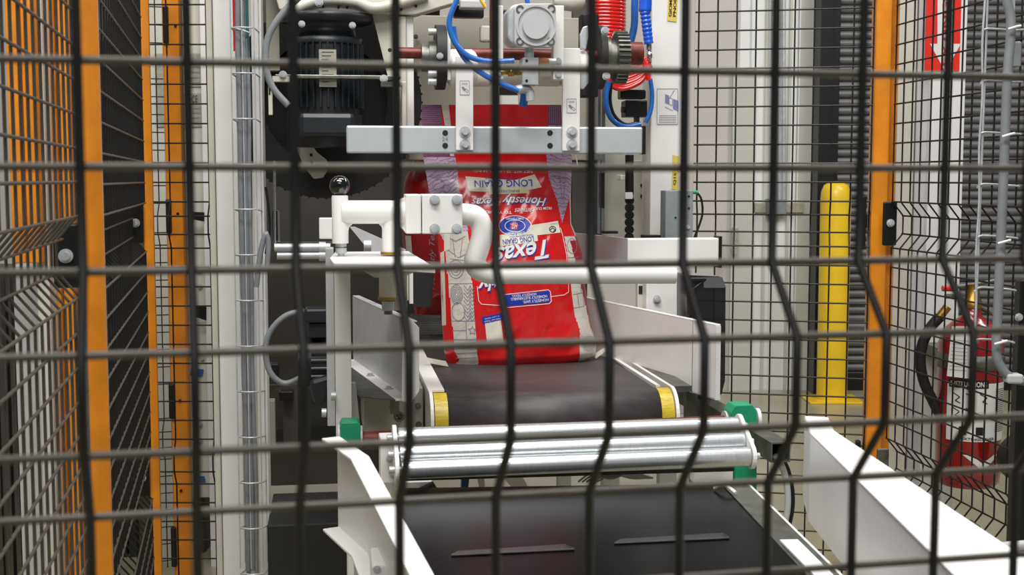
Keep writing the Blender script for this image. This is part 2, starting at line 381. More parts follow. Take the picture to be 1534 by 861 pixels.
fpost(-.6535, A1.y+.055, 'orange fence post closest to the viewer on the left', .028, .026, 12, [(.118, -.04), (.735, -.04)])
B0 = V((-.661, 2.04)); B1 = V((-.902, 3.12))
t = Thing('mesh_fence_panel', 'steeply angled black wire panel between the two left orange posts', 'fence')
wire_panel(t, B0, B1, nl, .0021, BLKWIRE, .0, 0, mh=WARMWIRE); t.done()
fpost(B1.x-.002, B1.y+.04, 'slim orange fence post second from the left', .024, .03, 12, [(.108, -.03), (.745, -.03)])
# narrow panel facing the viewer, and the post and latches behind
NP = VP(3.27, 0)
t = Thing('mesh_fence_panel', 'narrow black wire panel facing the viewer beside the white column', 'fence')
xa, xb = NP.pt(228, 400).x, NP.pt(318, 400).x
wire_panel(t, (xa, 3.27), (xb+.002, 3.27), (0, -1), .0021, BLKWIRE, 0, 0, fold=.02, single=True, pitch=.0505)
t.done()
q = VP(3.42, 0).pt(267, 400)
T = Thing('fence_post', 'orange fence post behind the narrow black wire panel', 'post')
post(T, q.x, 3.42, .042, .04, 0, name='tube'); post(T, q.x-.026, 3.45, .014, .03, 0, m=ORANGE, name='flange')
for y0, y1 in ((8, 65), (298, 350), (575, 628), (790, 850)): T.add('latch', R(243+y0*.016, y0, 251+y0*.016, y1, VP(3.39, 0), .02), BLACK, bevel=.004)
for y0 in (38, 320, 600, 735): T.add('bolt', CV(262+y0*.012, y0, VP(3.395, 0), 2, .006), BLACK)
T.done()
t = Thing('mesh_fence_panel', 'fine black wire panel seen edge-on left of the third orange post', 'fence')
q = VP(3.6, 0).pt(222, 400); q2 = VP(3.6, 0).pt(252, 400)
wire_panel(t, (q.x, 3.6), (q2.x, 3.62), (0, -1), .0018, BLKWIRE, .008, .01, fold=.02, single=False, pitch=.026); t.done()
# right corner
K = V((.955, 3.36)); dr = V((.139, -.990)); nr = (.990, .139)
RK = VP(3.36, 0); cp = RK.pt(1312, 400)
T = Thing('fence_post', 'orange corner post at the right with a black clamp plate', 'post')
post(T, cp.x, 3.36, .042, .04, 0, name='tube'); post(T, cp.x+.036, 3.39, .03, .03, 0, name='tube')
T.add('clamp_plate', R(1323, 302, 1344, 368, VP(3.30, 0), .01), BLACK, bevel=.004); BOLT(T, 1334, 334, VP(3.30, 0), 6)
T.add('clamp_plate', R(1314, 672, 1332, 706, VP(3.30, 0), .01), DKSTEEL, bevel=.004)
T.add('latch', R(1286, 322, 1300, 342, VP(3.33, 0), .02), BLACK, bevel=.004); T.add('latch_cover', R(1291, 293, 1298, 371, VP(3.32, 0), .02), BLACK, bevel=.004)
T.add('latch', R(1283, 660, 1290, 682, VP(3.33, 0), .02), BLACK, bevel=.004)
T.add('foot_plate', MB().box((cp.x+.02, 3.37, .006), V((1, 0, 0)), V((0, 1, 0)), .07, .06, .006), ORANGE); T.done()
t = Thing('mesh_fence_panel', 'black wire panel at right running from the corner post toward the viewer', 'fence')
wire_panel(t, K + V((.030, -.07)), K + V((.03, -.07)) + dr*1.25, nr, .0022, BLKWIRE, 0, 0, pitch=.05); t.done()
bd = V((-math.cos(math.radians(12)), math.sin(math.radians(12))))
t = Thing('mesh_fence_panel', 'black wire panel behind the machine in front of the far white wall', 'fence')
b0 = V((RK.pt(1296, 400).x, 3.33)); wire_panel(t, b0, b0 + bd*.50, (.2, .98), .0023, BLKWIRE, 0, 0, pitch=.05); t.done()
# ================================================================== RIGHT SIDE BEHIND THE FENCE
CP = VP(3.95, 0)
t = Thing('column', 'tall white column carrying the red arrow sign behind the right fence', 'column')
t.add('shaft', R(1388, -160, 1440, 858, CP, .16), WALLW, bevel=.004)
t.add('flange', R(1340, -160, 1366, 858, CP.sh(.02), .05), CREAM, bevel=.003); t.add('flange', R(1368, -160, 1386, 858, CP.sh(.03), .05), GREYP, bevel=.003)
t.done()
fn = lambda x, y: CP.pt(x, y, -.010)
t = Thing('fire_sign', 'red sign with a white down arrow on the white column', 'sign')
t.add('panel', R(1388, -90, 1440, 106, CP.sh(-.006), .005), SIGNR)
arr = MB()
f2 = lambda x, y: CP.pt(x, y, -.0075)
arr.add([f2(1404, -90), f2(1427, -90), f2(1426, 66), f2(1403, 66)], [[0, 3, 2, 1]]); arr.add([f2(1392, 66), f2(1438, 66), f2(1415, 108)], [[0, 2, 1]])
t.add('arrow', arr, STICK)
t.add('lettering', TEXT('EXTINGUISHER', [(1420, 98), (1420, -88), (1410, 98)], fn, bold=.01), SIGNR); t.done()
# fire extinguisher
EP = VP(3.62, 0); er = 48*EP.m(1452, 600); ec = VP(3.62+er, 0).pt(1452, 600)
z = lambda y: EP.pt(1452, y).z
ex = V((ec.x, ec.y, 0))
t = Thing('fire_extinguisher', 'red fire extinguisher with white instruction label hanging by the right column', 'extinguisher')
body = t.add('cylinder', MB().lathe(ex+V((0, 0, z(735))), (0, 0, 1), [(0, er*.86), (.012, er*.97), (.03, er), (z(520)-z(735), er), (z(500)-z(735), er*.88), (z(486)-z(735), er*.58), (z(478)-z(735), er*.3), (z(462)-z(735), er*.26)], 40), EXR)
def cylmap(px, py, off):
    """wrap flat picture coordinates round the cylinder"""
    th = (px-1452)/51.0*1.15; return V((ex.x + (er+off)*math.sin(th), ex.y - (er+off)*math.cos(th), z(py)))
lab = patch([(1405, 575), (1508, 575), (1500, 662), (1405, 662)], lambda x, y: cylmap(x, y, .001), 24, 4); t.add('label', lab, STICK, body)
t.add('label_band', patch([(1408, 570), (1462, 570), (1462, 582), (1408, 582)], lambda x, y: cylmap(x, y, .002), 16, 1), BLACK, body)
t.add('lettering', TEXT('INSTRUCTIONS', [(1411, 580), (1459, 580), (1411, 572)], lambda x, y: cylmap(x, y, .003), bold=.02), STICK, body)
txt = MB()
TEXT('EXTINGUISHER', [(1428, 660), (1474, 660), (1428, 656)], lambda x, y: cylmap(x, y, .002), bold=.02, mb=txt)
for i in range(22): patch([(1474, 584+i*3), (1474+random.uniform(20, 28), 584+i*3), (1500, 585+i*3), (1474, 585+i*3)], lambda x, y: cylmap(x, y, .0018), 6, 1, txt)
for x0, y0 in ((1414, 590), (1432, 590), (1414, 612), (1432, 612), (1450, 590)): ribbon([(x0, y0), (x0+10, y0+6), (x0+4, y0+12), (x0+11, y0+15)], 1.6, lambda x, y: cylmap(x, y, .0018), txt)
patch([(1424, 640), (1434, 640), (1434, 652), (1424, 652)], lambda x, y: cylmap(x, y, .0018), 3, 1, txt); patch([(1446, 640), (1456, 640), (1456, 652), (1446, 652)], lambda x, y: cylmap(x, y, .0018), 3, 1, txt)
t.add('print', txt, INK, body, kind='stuff')
em = MB()
for q in ([(1430, 682), (1442, 682), (1456, 694), (1456, 704)], [(1486, 682), (1474, 682), (1456, 694), (1456, 704)], [(1442, 690), (1448, 690), (1458, 702), (1454, 704)], [(1472, 690), (1466, 690), (1456, 702), (1460, 704)]): patch(q, lambda x, y: cylmap(x, y, .002), 5, 2, em)
t.add('emblem', em, STICK, body)
t.add('strap', MB().lathe(ex+V((0, 0, z(556))), (0, 0, 1), [(0, er*1.0), (0, er*1.03), (z(534)-z(556), er*1.03), (z(534)-z(556), er)], 40), DKSTEEL)
t.add('wall_bracket', MB().box((ex.x-.03, (ex.y+er+4.0)/2, z(545)), V((1, 0, 0)), V((0, 1, 0)), .035, (4.0-ex.y-er)/2+.01, .02), DKSTEEL)
t.add('valve_head', MB().lathe(ex+V((0, 0, z(466))), (0, 0, 1), [(0, er*.3), (.02, er*.3), (.03, er*.22), (.07, er*.2)], 16), BRASS)
hp = lambda x, y: EP.pt(x, y, er)
t.add('carry_handle', MB().tube(smooth([hp(1432, 448), hp(1455, 450), hp(1480, 462), hp(1508, 476)]), .007, 8), DKSTEEL)
t.add('lever', MB().tube(smooth([hp(1430, 436), hp(1450, 434), hp(1490, 428), hp(1508, 424)]), .006, 8), DKSTEEL)
t.add('pull_pin', MB().cyl(hp(1428, 436), hp(1446, 436), .009, n=10), SIGNR)
t.add('hose_coupling', MB().cyl(hp(1436, 464), hp(1422, 482), .013, n=12), BRASS)
t.add('hose', MB().tube(smooth([hp(1424, 480), hp(1410, 496), hp(1398, 520), hp(1394, 548), hp(1400, 580), hp(1412, 606), hp(1424, 630)]), .016, 12), RUBBER)
t.add('inspection_tag', MB().prism([EP.pt(1424, 488, -.012), EP.pt(1456, 488, -.012), EP.pt(1450, 566, -.014), EP.pt(1416, 562, -.014)], (0, .002, 0)), STICK)
tg = MB(); fn = lambda x, y: EP.pt(x, y, -.0155)
for i in range(9): ribbon([(1424-i*.6, 508+i*5.5), (1448-i*.4, 510+i*5.5)], .8, fn, tg)
t.add('tag_print', tg, GREYINK); t.done()
one('hose_reel', 'round black object low behind the right fence at the picture edge', 'reel', MB().lathe(VP(3.5, 0).pt(1540, 690), (0, 1, 0), [(0, .04), (.01, .07), (.05, .07), (.06, .04)], 28), RUBBER)
# wire cable tray on the right fence
TP = VP(2.47, 0)
t = Thing('cable_tray', 'galvanised wire basket cable tray hung on the right fence', 'cable tray')
for k, (xt, xb, zz) in enumerate(((1468, 1452, -.02), (1480, 1460, 0), (1520, 1492, 0), (1511, 1486, -.02))):
    pts = []
    for i in range(9):
        y = -90 + i*78; pts.append(TP.pt(xt+(xb-xt)*(y+10)/540 + (2.5 if i % 2 and k == 0 else 0), y, zz))
    t.add('rail', MB().tube(smooth(pts, 3), .0022, 6), ZINC)
for i in range(7):
    y = 47+i*77.5; xs = -3-i*2.4
    t.add('rung', MB().tube(smooth([TP.pt(1469+xs, y+1, -.02), TP.pt(1484+xs, y-4, 0), TP.pt(1520+xs, y-2, -.0), TP.pt(1531+xs, y-1, -.02)], 4), .0022, 6), ZINC)
t.done()
t = Thing('conduit', 'grey plastic conduit tied to the wire tray, bending right at its foot', 'conduit')
t.add('pipe', MB().tube(smooth([TP.pt(x, y, -.03) for x, y in ((1497, -60), (1499, 0), (1505, 30), (1504, 70), (1500, 120), (1493, 300), (1487, 440), (1484, 520), (1490, 545), (1506, 562), (1534, 568), (1580, 568))]), .009, 12), GREYC)
for y, x in ((45, 1506), (203, 1497), (360, 1491), (508, 1486)):
    t.add('cable_tie', MB().tube(smooth([TP.pt(x-9, y+3, -.045), TP.pt(x, y, -.048), TP.pt(x+9, y-2, -.045)]), .0028, 6), STICK)
t.add('coupling', R(1510, 561, 1534, 575, TP.sh(-.045), .03), GREYP, bevel=.004); t.done()
one('junction_box', 'grey junction box beside the wire tray at upper right', 'box', R(1514, 62, 1531, 100, VP(2.6, 0), .03), GREYC, .003)
t = Thing('fence_post', 'black post with one bolt at the right picture edge', 'post')
t.add('tube', R(1519, 420, 1545, 1000, VP(2.52, 0), .03), BLACK, bevel=.002); BOLT(t, 1526, 475, VP(2.52, 0), 6); t.done()
# ================================================================== LEFT BACKGROUND
t = Thing('cabinet', 'white control cabinet with nameplates behind the narrow wire panel', 'cabinet')
LP = VP(4.0, 0)
t.add('side_panel', R(222, -120, 250, 850, LP, .3), CREAM); t.add('door', R(276, -120, 306, 745, LP, .3), CREAM, bevel=.002)
t.add('edge_strip', R(306, -120, 316, 850, LP.sh(-.05), .3), WHITE, bevel=.002); t.add('middle_panel', R(250, -120, 276, 850, LP.sh(.01), .3), CREAM); t.add('lower_panel', R(276, 746, 306, 850, LP.sh(.1), .2), DKPANEL)
for b_ in ((276, 80, 302, 130), (276, 140, 303, 190), (233, 80, 247, 190)): nm = t.add('nameplate', R(*b_, LP.sh(-.004), .003), PLATE)
t.add('lettering', TEXT('CE', [(288, 154), (297, 154), (288, 143)], lambda x, y: LP.pt(x, y, -.009)), INK)
pr = MB()
for i in range(5): ribbon([(280, 92+i*8), (300, 92+i*8)], 1.0, lambda x, y: LP.pt(x, y, -.007), pr)
for i in range(4): ribbon([(280, 162+i*7), (300, 162+i*7)], 1.0, lambda x, y: LP.pt(x, y, -.007), pr)
t.add('plate_print', pr, GREYINK)
t.add('slot', POLY([(285, 317), (306, 318), (306, 332), (285, 328)], LP.sh(-.054), .002), BLACK); t.add('slot', POLY([(287, 459), (309, 458), (309, 480), (290, 474)], LP.sh(-.054), .002), BLACK)
for x, y in ((299, 405), (300, 429), (303, 537), (300, 635), (300, 659)): BOLT(t, x, y, LP.sh(-.002), 4)
t.add('tape_strip', POLY([(286, 552), (305, 553), (303, 563), (285, 562)], LP.sh(-.006), .002), BLUETAPE, label='blue tape strip'); t.add('tape_strip', POLY([(290, 713), (306, 713), (308, 722), (291, 722)], LP.sh(-.006), .002), BLUETAPE, label='blue tape strip')
t.done()
for lab_, x0, x1, Y, m in (('pair of orange uprights behind the leftmost wire panel', 10, 52, 3.0, ORANGE), ('orange upright just left of the first orange post', 74, 108, 3.1, ORANGE)):
    p_ = VP(Y, 0); yb = 394 if x0 < 40 else 880
    t = Thing('upright', lab_, 'upright'); w_ = (x1-x0)/2-2
    t.add('channel', R(x0, -150, x0+w_, yb, p_, .05), m, bevel=.003); t.add('channel', R(x1-w_, -150, x1, yb, p_.sh(.01), .05), m, bevel=.003); t.done()
one('upright', 'pale upright between the orange uprights at far left', 'upright', R(53, -150, 72, 870, VP(3.05, 0), .05), CREAM, .003)
t = Thing('cabinet', 'pale grey cabinet low behind the leftmost wire panel', 'cabinet')
t.add('body', R(26, 396, 84, 890, VP(3.15, 0), .4), GREYP, bevel=.006); t.add('plinth', R(26, 880, 84, 1000, VP(3.2, 0), .3), DKPANEL); t.done()
t = Thing('cabinet', 'dark ribbed cabinet at the lower left picture edge', 'cabinet')
t.add('body', R(-120, 410, 24, 1000, VP(3.3, 0), .4), DKPANEL)
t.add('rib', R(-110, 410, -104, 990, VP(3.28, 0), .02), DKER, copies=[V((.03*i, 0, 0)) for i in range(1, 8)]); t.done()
t = Thing('machine_housing', 'dark machine housing behind the steep left wire panel', 'machine')
t.add('body', R(104, -200, 216, 1000, VP(4.1, 0), .3), mat('olive_grey_housing', (112, 107, 92), .5, var=.2, scale=7))
rb = [R(108, 60, 118, 1000, VP(4.05, 0), .03)]
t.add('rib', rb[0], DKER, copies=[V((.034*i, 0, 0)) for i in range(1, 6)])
for x, y0, y1 in ((140, 150, 290), (158, 30, 120), (170, 120, 215), (185, 60, 160), (196, 125, 260), (150, 270, 400)): t.add('cover', R(x, y0, x+9, y1, VP(4.0, 0), .03), BLACK, bevel=.003)
t.add('bracket', POLY([(152, 500), (172, 474), (180, 480), (160, 512)], VP(3.9, 0), .01), DKSTEEL); t.done()
# white column and cable tray at left of the machine
WP = VP(2.98, 0)
t = Thing('machine_column', 'white square column left of the wire cable tray', 'column')
t.add('tube', R(326, -220, 361, 1050, WP, .055), WHITE, bevel=.004); t.add('flange', R(316, -220, 325, 1050, WP.sh(.03), .02), CREAM, bevel=.002); t.done()
TR = VP(2.88, 0)
t = Thing('cable_tray', 'galvanised wire tray full of grey cables beside the white column', 'cable tray')
lean = lambda x, y: x + (y-430)*.0125*(1-0)
def tp(x, y, off=0): return V((TR.pt(x, 430).x, TR.pt(x, 430).y+off, TR.pt(x, y).z))
for x, off in ((359, -.045), (376, -.05), (393, -.045), (360, 0), (394, 0)): t.add('rail', MB().cyl(tp(x, -200, off), tp(x, 842, off), .0016, n=6), ZINC)
for i in range(-1, 13):
    y = 45+i*67.2-19*(0)+(-1 if i > 3 else 0)
    t.add('rung', MB().tube([tp(360, y+3, 0), tp(359, y, -.043), tp(376, y, -.052), tp(393, y, -.043), tp(394, y+3, 0)], .002, 6), ZINC)
t.done()
for x, r, m, y1, lb in ((362, .0045, REDC, 78, 'red cable at the top left of the wire tray'), (367, .0062, GREYC, 850, 'thick grey cable on the left side of the tray'), (374, .005, GREYC, 850, 'grey cable in the middle of the tray'), (381, .0034, TEALC, 430, 'thin teal cable in the upper wire tray'), (380, .0045, GREYC, 860, 'grey cable on the right side of the tray')):
    pts = [tp(x+random.uniform(-1.2, 1.2), y, -.02+random.uniform(-.004, .004)) for y in range(-180, int(y1), 90)] + [tp(x, y1, -.02)]
    cable('cable', lb, pts, r, m)
t = Thing('cable_tie', 'small white tie looped round the grey cables', 'cable tie', 'white ties on the tray cables')
t.add('tie', MB().tube([tp(364, 45, -.03), tp(374, 47, -.034), tp(384, 51, -.03)], .0014, 6), STICK); t.done()
one('tray_backing', 'white steel channel behind the left cable tray', 'channel', R(382, -200, 397, 1000, VP(2.96, 0), .03), WHITE, .002)
# ================================================================== MACHINE FRAME (v planes turned 8 degrees)
M = lambda v, rot=8: VP(v, rot)
# back housing
t = Thing('packaging_machine', 'large white and grey frame behind the bag and hoists', 'machine')
t.add('rear_panel', R(398, -200, 660, 712, M(4.05), .03), DKPANEL)
t.add('sill', R(398, 672, 640, 724, M(3.95), .05), DKPANEL, label='dark sill', bevel=.003)
t.add('centre_panel', R(612, 25, 905, 240, M(3.35), .02), BEIGE, bevel=.002)
t.add('centre_panel', R(660, 240, 880, 520, M(3.9), .02), DKPANEL)
t.add('inner_panel', R(903, 90, 980, 400, M(3.4), .02), CREAM, bevel=.002)
t.add('dark_panel', R(858, -200, 903, 360, M(3.36), .02), DKPANEL, label='dark sheet panel')
t.add('aluminium_profile', R(896, -60, 900, 350, M(3.28), .02), STEEL); t.add('aluminium_profile', R(902, -60, 907, 350, M(3.29), .02), STEEL)
t.add('edge_guard', R(901, 258, 906, 312, M(3.26), .01), BLACK, bevel=.002)
t.add('upper_beam', POLY([(395, -120), (800, -120), (690, 2), (622, 22), (562, 20), (438, 17), (418, 14), (402, -40)], M(3.05), .06), CREAM, bevel=.003)
t.add('upright', R(590, 24, 609, 215, M(3.06), .05), CREAM, bevel=.002); t.add('upright_face', R(609, 24, 620, 215, M(3.07), .03), WHITE, bevel=.002)
t.add('gusset', POLY([(558, 22), (592, 22), (592, 118), (582, 118)], M(3.08), .02), CREAM)
t.add('bracket', POLY([(571, 122), (609, 122), (609, 215), (602, 215), (602, 129), (571, 129)], M(3.0), .03), CREAM, bevel=.002)
t.add('cross_rail', R(412, 112, 600, 118, M(2.98), .02), DKSTEEL, bevel=.002, label='thin grey cross rail')
t.add('rail_foot', R(408, 114, 434, 122, M(2.97), .03), CREAM)
for x, y in ((478, 4), (575, 118), (424, 112)): BOLT(t, x, y, M(2.97), 6)
hl = MB()
for x, y, r in ((508, 4, 4.5), (484, 10, 1.8), (507, 11, 1.8), (520, 11, 1.8), (461, 9, 1.8), (601, 14, 2), (623, 9, 2), (584, 75, 3)): CV(x, y, M(3.047), r, .002, mb=hl)
t.add('drilled_hole', hl, INK)
t.add('rear_shelf', R(530, 92, 585, 112, M(3.3), .05), DKPANEL)
t.add('curved_rib', MB().tube(smooth([M(3.04).pt(x, y) for x, y in ((440, 14), (480, 0), (530, 2), (560, 12), (600, 4), (640, -8))]), .012, 10), CREAM)
t.add('column', R(975, -220, 1022, 620, M(3.12), .09), WHITE, bevel=.004); 
t.add('column_side', R(1023, -220, 1040, 620, M(3.2), .05), WALLP, bevel=.003)
t.add('lower_upright', R(948, 240, 976, 420, M(3.3), .04), CREAM, bevel=.002)
t.add('bearing_carrier', R(930, 262, 950, 270, M(3.22), .05), WHITE, bevel=.002)
for x, y in ((963, 278), (963, 294)): t.add('drilled_hole', CV(x, y, M(3.297), 3.5, .003), INK)
for a in ((904, 346, 926, 350), (964, 352, 990, 357)): t.add('rubber_stop', R(*a, M(3.02), .03), BLACK, bevel=.001)
for x, y in ((623, 55), (623, 108), (624, 122), (624, 170)): BOLT(t, x, y, M(3.34), 3.5, DKSTEEL)
t.add('warning_plate', R(748, 130, 776, 142, M(3.33), .002), BLACK); t.add('warning_plate', R(748, 143, 776, 156, M(3.33), .002), STICK)
t.add('added_shade_cover', MB().prism([V((-.66, 3.15, 2.0)), V((.30, 3.3, 2.0)), V((.30, 4.05, 2.0)), V((-.66, 3.95, 2.0))], (0, 0, .02)), CREAM)  # unseen plate added above the view to shade the machine interior
t.add('side_strut', R(398, -100, 418, 106, M(3.12), .03), BEIGE, bevel=.002)
t.add('relay_box', R(548, 138, 584, 178, M(3.4), .05), MOTOR, bevel=.003); t.add('relay_box', R(560, 128, 590, 146, M(3.45), .04), DKPANEL, bevel=.003)
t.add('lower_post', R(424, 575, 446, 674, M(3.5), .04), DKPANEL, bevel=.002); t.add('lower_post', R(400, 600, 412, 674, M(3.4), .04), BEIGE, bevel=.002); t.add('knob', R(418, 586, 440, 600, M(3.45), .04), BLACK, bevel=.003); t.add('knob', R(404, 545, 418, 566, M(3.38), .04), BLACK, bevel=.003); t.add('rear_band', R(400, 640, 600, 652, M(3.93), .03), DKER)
t.add('floor_shade_box', R(402, 784, 520, 1000, M(2.95), .3), DKER, bevel=.004)  # dark box added to stand for the deep shade low on the floor
t.add('base_rail', R(400, 575, 640, 582, M(3.9), .03), DKSTEEL)
t.done()
# stickers on the column
cp_ = M(3.12); fn = lambda x, y: cp_.pt(x, y, -.002)
t = Thing('instruction_sticker', 'pale sticker with a small violet drawing on the right column', 'sticker')
t.add('backing', patch([(984, 133), (1015, 133), (1015, 186), (984, 186)], lambda x, y: cp_.pt(x, y, -.001), 1, 1), STICK)
d_ = MB(); patch([(996, 141), (1002, 143), (1002, 156), (996, 154)], fn, 1, 1, d_); patch([(1008, 148), (1016, 151), (1016, 167), (1008, 163)], fn, 1, 1, d_); t.add('drawing', d_, VIOL)
d_ = MB(); ribbon([(984, 133), (1015, 133), (1015, 186), (984, 186)], .7, fn, d_, True)
for i in range(5): ribbon([(987, 173+i*2.6), (1013, 173+i*2.6)], .7, fn, d_)
ribbon([(1002, 146), (1007, 148), (1007, 158), (1002, 156)], .8, fn, d_, True); ribbon([(996, 160), (1008, 166)], .8, fn, d_); ribbon([(1003, 146), (1010, 135)], .8, fn, d_)
t.add('print', d_, GREYINK, kind='stuff'); t.done()
for lab_, pl_, q, tx in (('handwritten yellow tape at the top of the right column', 0, [(1001, -14), (1016, -12), (1013, 33), (999, 31)], ('GiOMP', 'PNOD')), ('handwritten yellow tape lower on the right column above the grey box', 0, [(1007, 232), (1017, 234), (1015, 285), (1006, 283)], ('Q15 21',))):
    t = Thing('tape_label', lab_, 'tape'); t.add('tape', patch(q, lambda x, y: cp_.pt(x, y, -.002), 1, 1), YTAPE); tt = MB()
    for i, s_ in enumerate(tx):
        x0 = q[3][0]+2+i*6.5; y0 = q[3][1]-6; TEXT(s_, [(x0+4.5, y0), (x0+6, y0-30), (x0, y0)], lambda x, y: cp_.pt(x, y, -.003), mb=tt, bold=.02)
    t.add('handwriting', tt, INK); t.done()
# chain, grey box
t = Thing('drive_chain', 'black roller chain hanging on its white bracket right of the bag', 'chain')
def link(y):
    mb = MB(); pl = M(3.18); c = pl.pt(943, y); mb.box(c, pl.e, pl.n, .0085, .006, .008); mb.cyl(c-pl.n*.009, c+pl.n*.009, .0105, n=10); return mb
dz = M(3.18).pt(943, 311).z - M(3.18).pt(943, 300).z
t.add('chain_link', link(300), BLACK, copies=[V((0, 0, dz*i)) for i in range(1, 9)])
t.add('tension_rod', MB().cyl(M(3.18).pt(943, 232), M(3.18).pt(943, 292), .011, n=12), BLACK); t.add('clamp', R(937, 288, 948, 298, M(3.16), .02), WHITE, bevel=.001); t.done()
t = Thing('junction_box', 'flat grey steel box with screw holes on the right column', 'box')
GP = M(2.98); t.add('housing', R(997, 285, 1038, 358, GP, .05), mat('mid_grey_paint', (134, 140, 144), .45), bevel=.002)
for x, y in ((1032, 294), (1032, 312), (1012, 326), (1026, 298)): t.add('screw_hole', CV(x, y, GP.sh(-.001), 1.8, .002), INK)
t.add('screw', CV(1031, 340, GP.sh(-.004), 3, .004), ZINC); t.add('connector', CU(1038, 1048, 288, GP, .0045, .02), GREEN, label='green cable connector'); t.done()
cable('cable', 'short black cable looping from the green connector', [GP.pt(x, y, .02) for x, y in ((1047, 288), (1054, 298), (1056, 318), (1052, 335), (1043, 358))], .0028, BLACK)
# motor with fins and wheel
t = Thing('electric_motor', 'large blue-black finned motor with a pale nameplate', 'motor')
MP_ = M(3.0); c0 = MP_.pt(489, 62, .09); c1 = MP_.pt(489, 170, .09); mr = .078
t.add('body', MB().cyl(c0, c1, mr, n=32), MOTOR); t.add('top_flange', MB().lathe(MP_.pt(489, 62, .09), (0, 0, 1), [(0, mr*1.05), (.014, mr*1.08), (.016, mr*.9), (.05, mr*.85), (.052, mr*1.35), (.066, mr*1.4), (.07, mr*1.2)], 36), MOTOR)
fin = MB(); ax = MP_.pt(489, 160, .09)
def finm(a):
    d = V((math.cos(a), math.sin(a), 0)); s_ = V((-d.y, d.x, 0)); mb = MB(); p = ax + d*mr*.98; zt = c0.z-ax.z
    return mb.prism([p - s_*.0016, p + s_*.0016, p + s_*.0016+ZUP*zt, p - s_*.0016+ZUP*zt], d*.012)
for i in range(-9, 10): t.add('fin', finm(-math.pi/2+i*.19), MOTOR)
t.add('terminal_box', R(447, 168, 533, 206, MP_, .12), MOTOR, bevel=.012); t.add('fan_cowl', MB().lathe(c1, (0, 0, -1), [(0, mr*1.1), (.05, mr*1.1), (.075, mr*.9)], 32), MOTOR)
npl = MP_.sh(-.004); t.add('nameplate', R(478, 74, 504, 130, npl, .01), PLATE, label='pale printed nameplate')
d_ = MB()
for i in range(9): ribbon([(482, 78+i*5.6), (500-(i % 3)*4, 78+i*5.6)], 1.0, lambda x, y: npl.pt(x, y, -.0008), d_)
t.add('plate_print', d_, INK)
for x, y in ((452, 36), (528, 38)): BOLT(t, x, y, M(2.96), 5)
t.done()
HP = M(3.25); hc = HP.pt(487, 152)
t = Thing('drive_wheel', 'big black toothed wheel with a pale curved arm behind the motor', 'wheel')  # toothed drive wheel of the machine
t.add('rim', MB().ring(hc, HP.n, 143*HP.m(487, 152), 92*HP.m(487, 152), .05, 64), RUBBER); t.add('web', MB().ring(hc+HP.n*.02, HP.n, 95*HP.m(487, 152), 30*HP.m(487, 152), .012, 48), BLACK)
tooth = MB(); k_ = HP.m(487, 152)
for i in range(72):
    a_ = 2*math.pi*i/72; d = HP.e*math.cos(a_)+ZUP*math.sin(a_); s_ = HP.e*-math.sin(a_)+ZUP*math.cos(a_); p = hc + d*142*k_
    tooth.prism([p-s_*.003, p+s_*.003, p+s_*.002+d*.005, p-s_*.002+d*.005], HP.n*.05)
t.add('teeth', tooth, BLACK, kind='stuff')
am = POLY([(443, 196), (455, 200), (475, 228), (490, 240), (492, 252), (484, 266), (470, 268), (456, 250), (442, 220)], M(3.2), .02); t.add('arm', am, CREAM, bevel=.003)
for x, y in ((466, 232), (467, 244)): t.add('screw_hole', CV(x, y, M(3.198), 2.5, .003), INK)
t.done()
for lb, pts, r, m in (
    ('thick grey cable arching over the upper left of the motor', [(455, -10), (425, 18), (402, 55), (398, 95), (408, 130), (432, 158)], .0075, GREYC),
    ('thin black cable hanging behind the left cable tray', [(398, 280), (402, 310), (404, 345), (398, 380)], .003, BLACK),
    ('grey cable loop beside the lower motor', [(456, 466), (430, 472), (408, 492), (398, 520), (404, 556), (425, 574), (450, 566)], .0068, GREYC),
    ('grey hose bending above the lower cable loop', [(400, 400), (402, 365), (398, 350), (390, 380), (384, 430)], .006, GREYC)):
    cable('cable', lb, [M(2.9).pt(*p) for p in pts], r, m)
t = Thing('indicator_rod', 'upright thin steel rod with a small clamp left of the ball knob', 'rod')
t.add('rod', MB().cyl(M(2.5).pt(411, 241), M(2.5).pt(412, 370), .0028, n=8), STEEL); t.add('clamp', R(408, 315, 418, 360, M(2.51), .01), BLACK, bevel=.001); t.add('bracket', R(416, 316, 419, 362, M(2.5), .012), STEEL); t.done()
t = Thing('bracket', 'small white angle bracket with a slot left of the motor', 'bracket')
t.add('plate', R(402, 125, 408, 172, M(2.9), .02), CREAM, bevel=.001); t.add('slot', R(402.5, 130, 405, 142, M(2.899), .002), BLACK); t.done()
# lower motor
t = Thing('electric_motor', 'dark ribbed motor low behind the two white posts', 'motor')
LM = M(2.8); t.add('terminal_box', R(456, 462, 492, 484, LM, .06), MOTOR, bevel=.006); t.add('neck', R(462, 484, 490, 506, LM.sh(.01), .05), MOTOR, bevel=.004)
t.add('body', CU(446, 496, 548, LM, .058, .07, 28), MOTOR)
for y in (530, 542, 554, 566): t.add('rib', CU(466, 492, y, LM, .0052, .0145), MOTOR)
t.add('gear_case', POLY([(462, 570), (470, 606), (492, 606), (496, 560)], LM, .1), MOTOR, bevel=.01); t.add('eye_bolt', CV(454, 535, LM, 4, .01), ZINC); t.done()
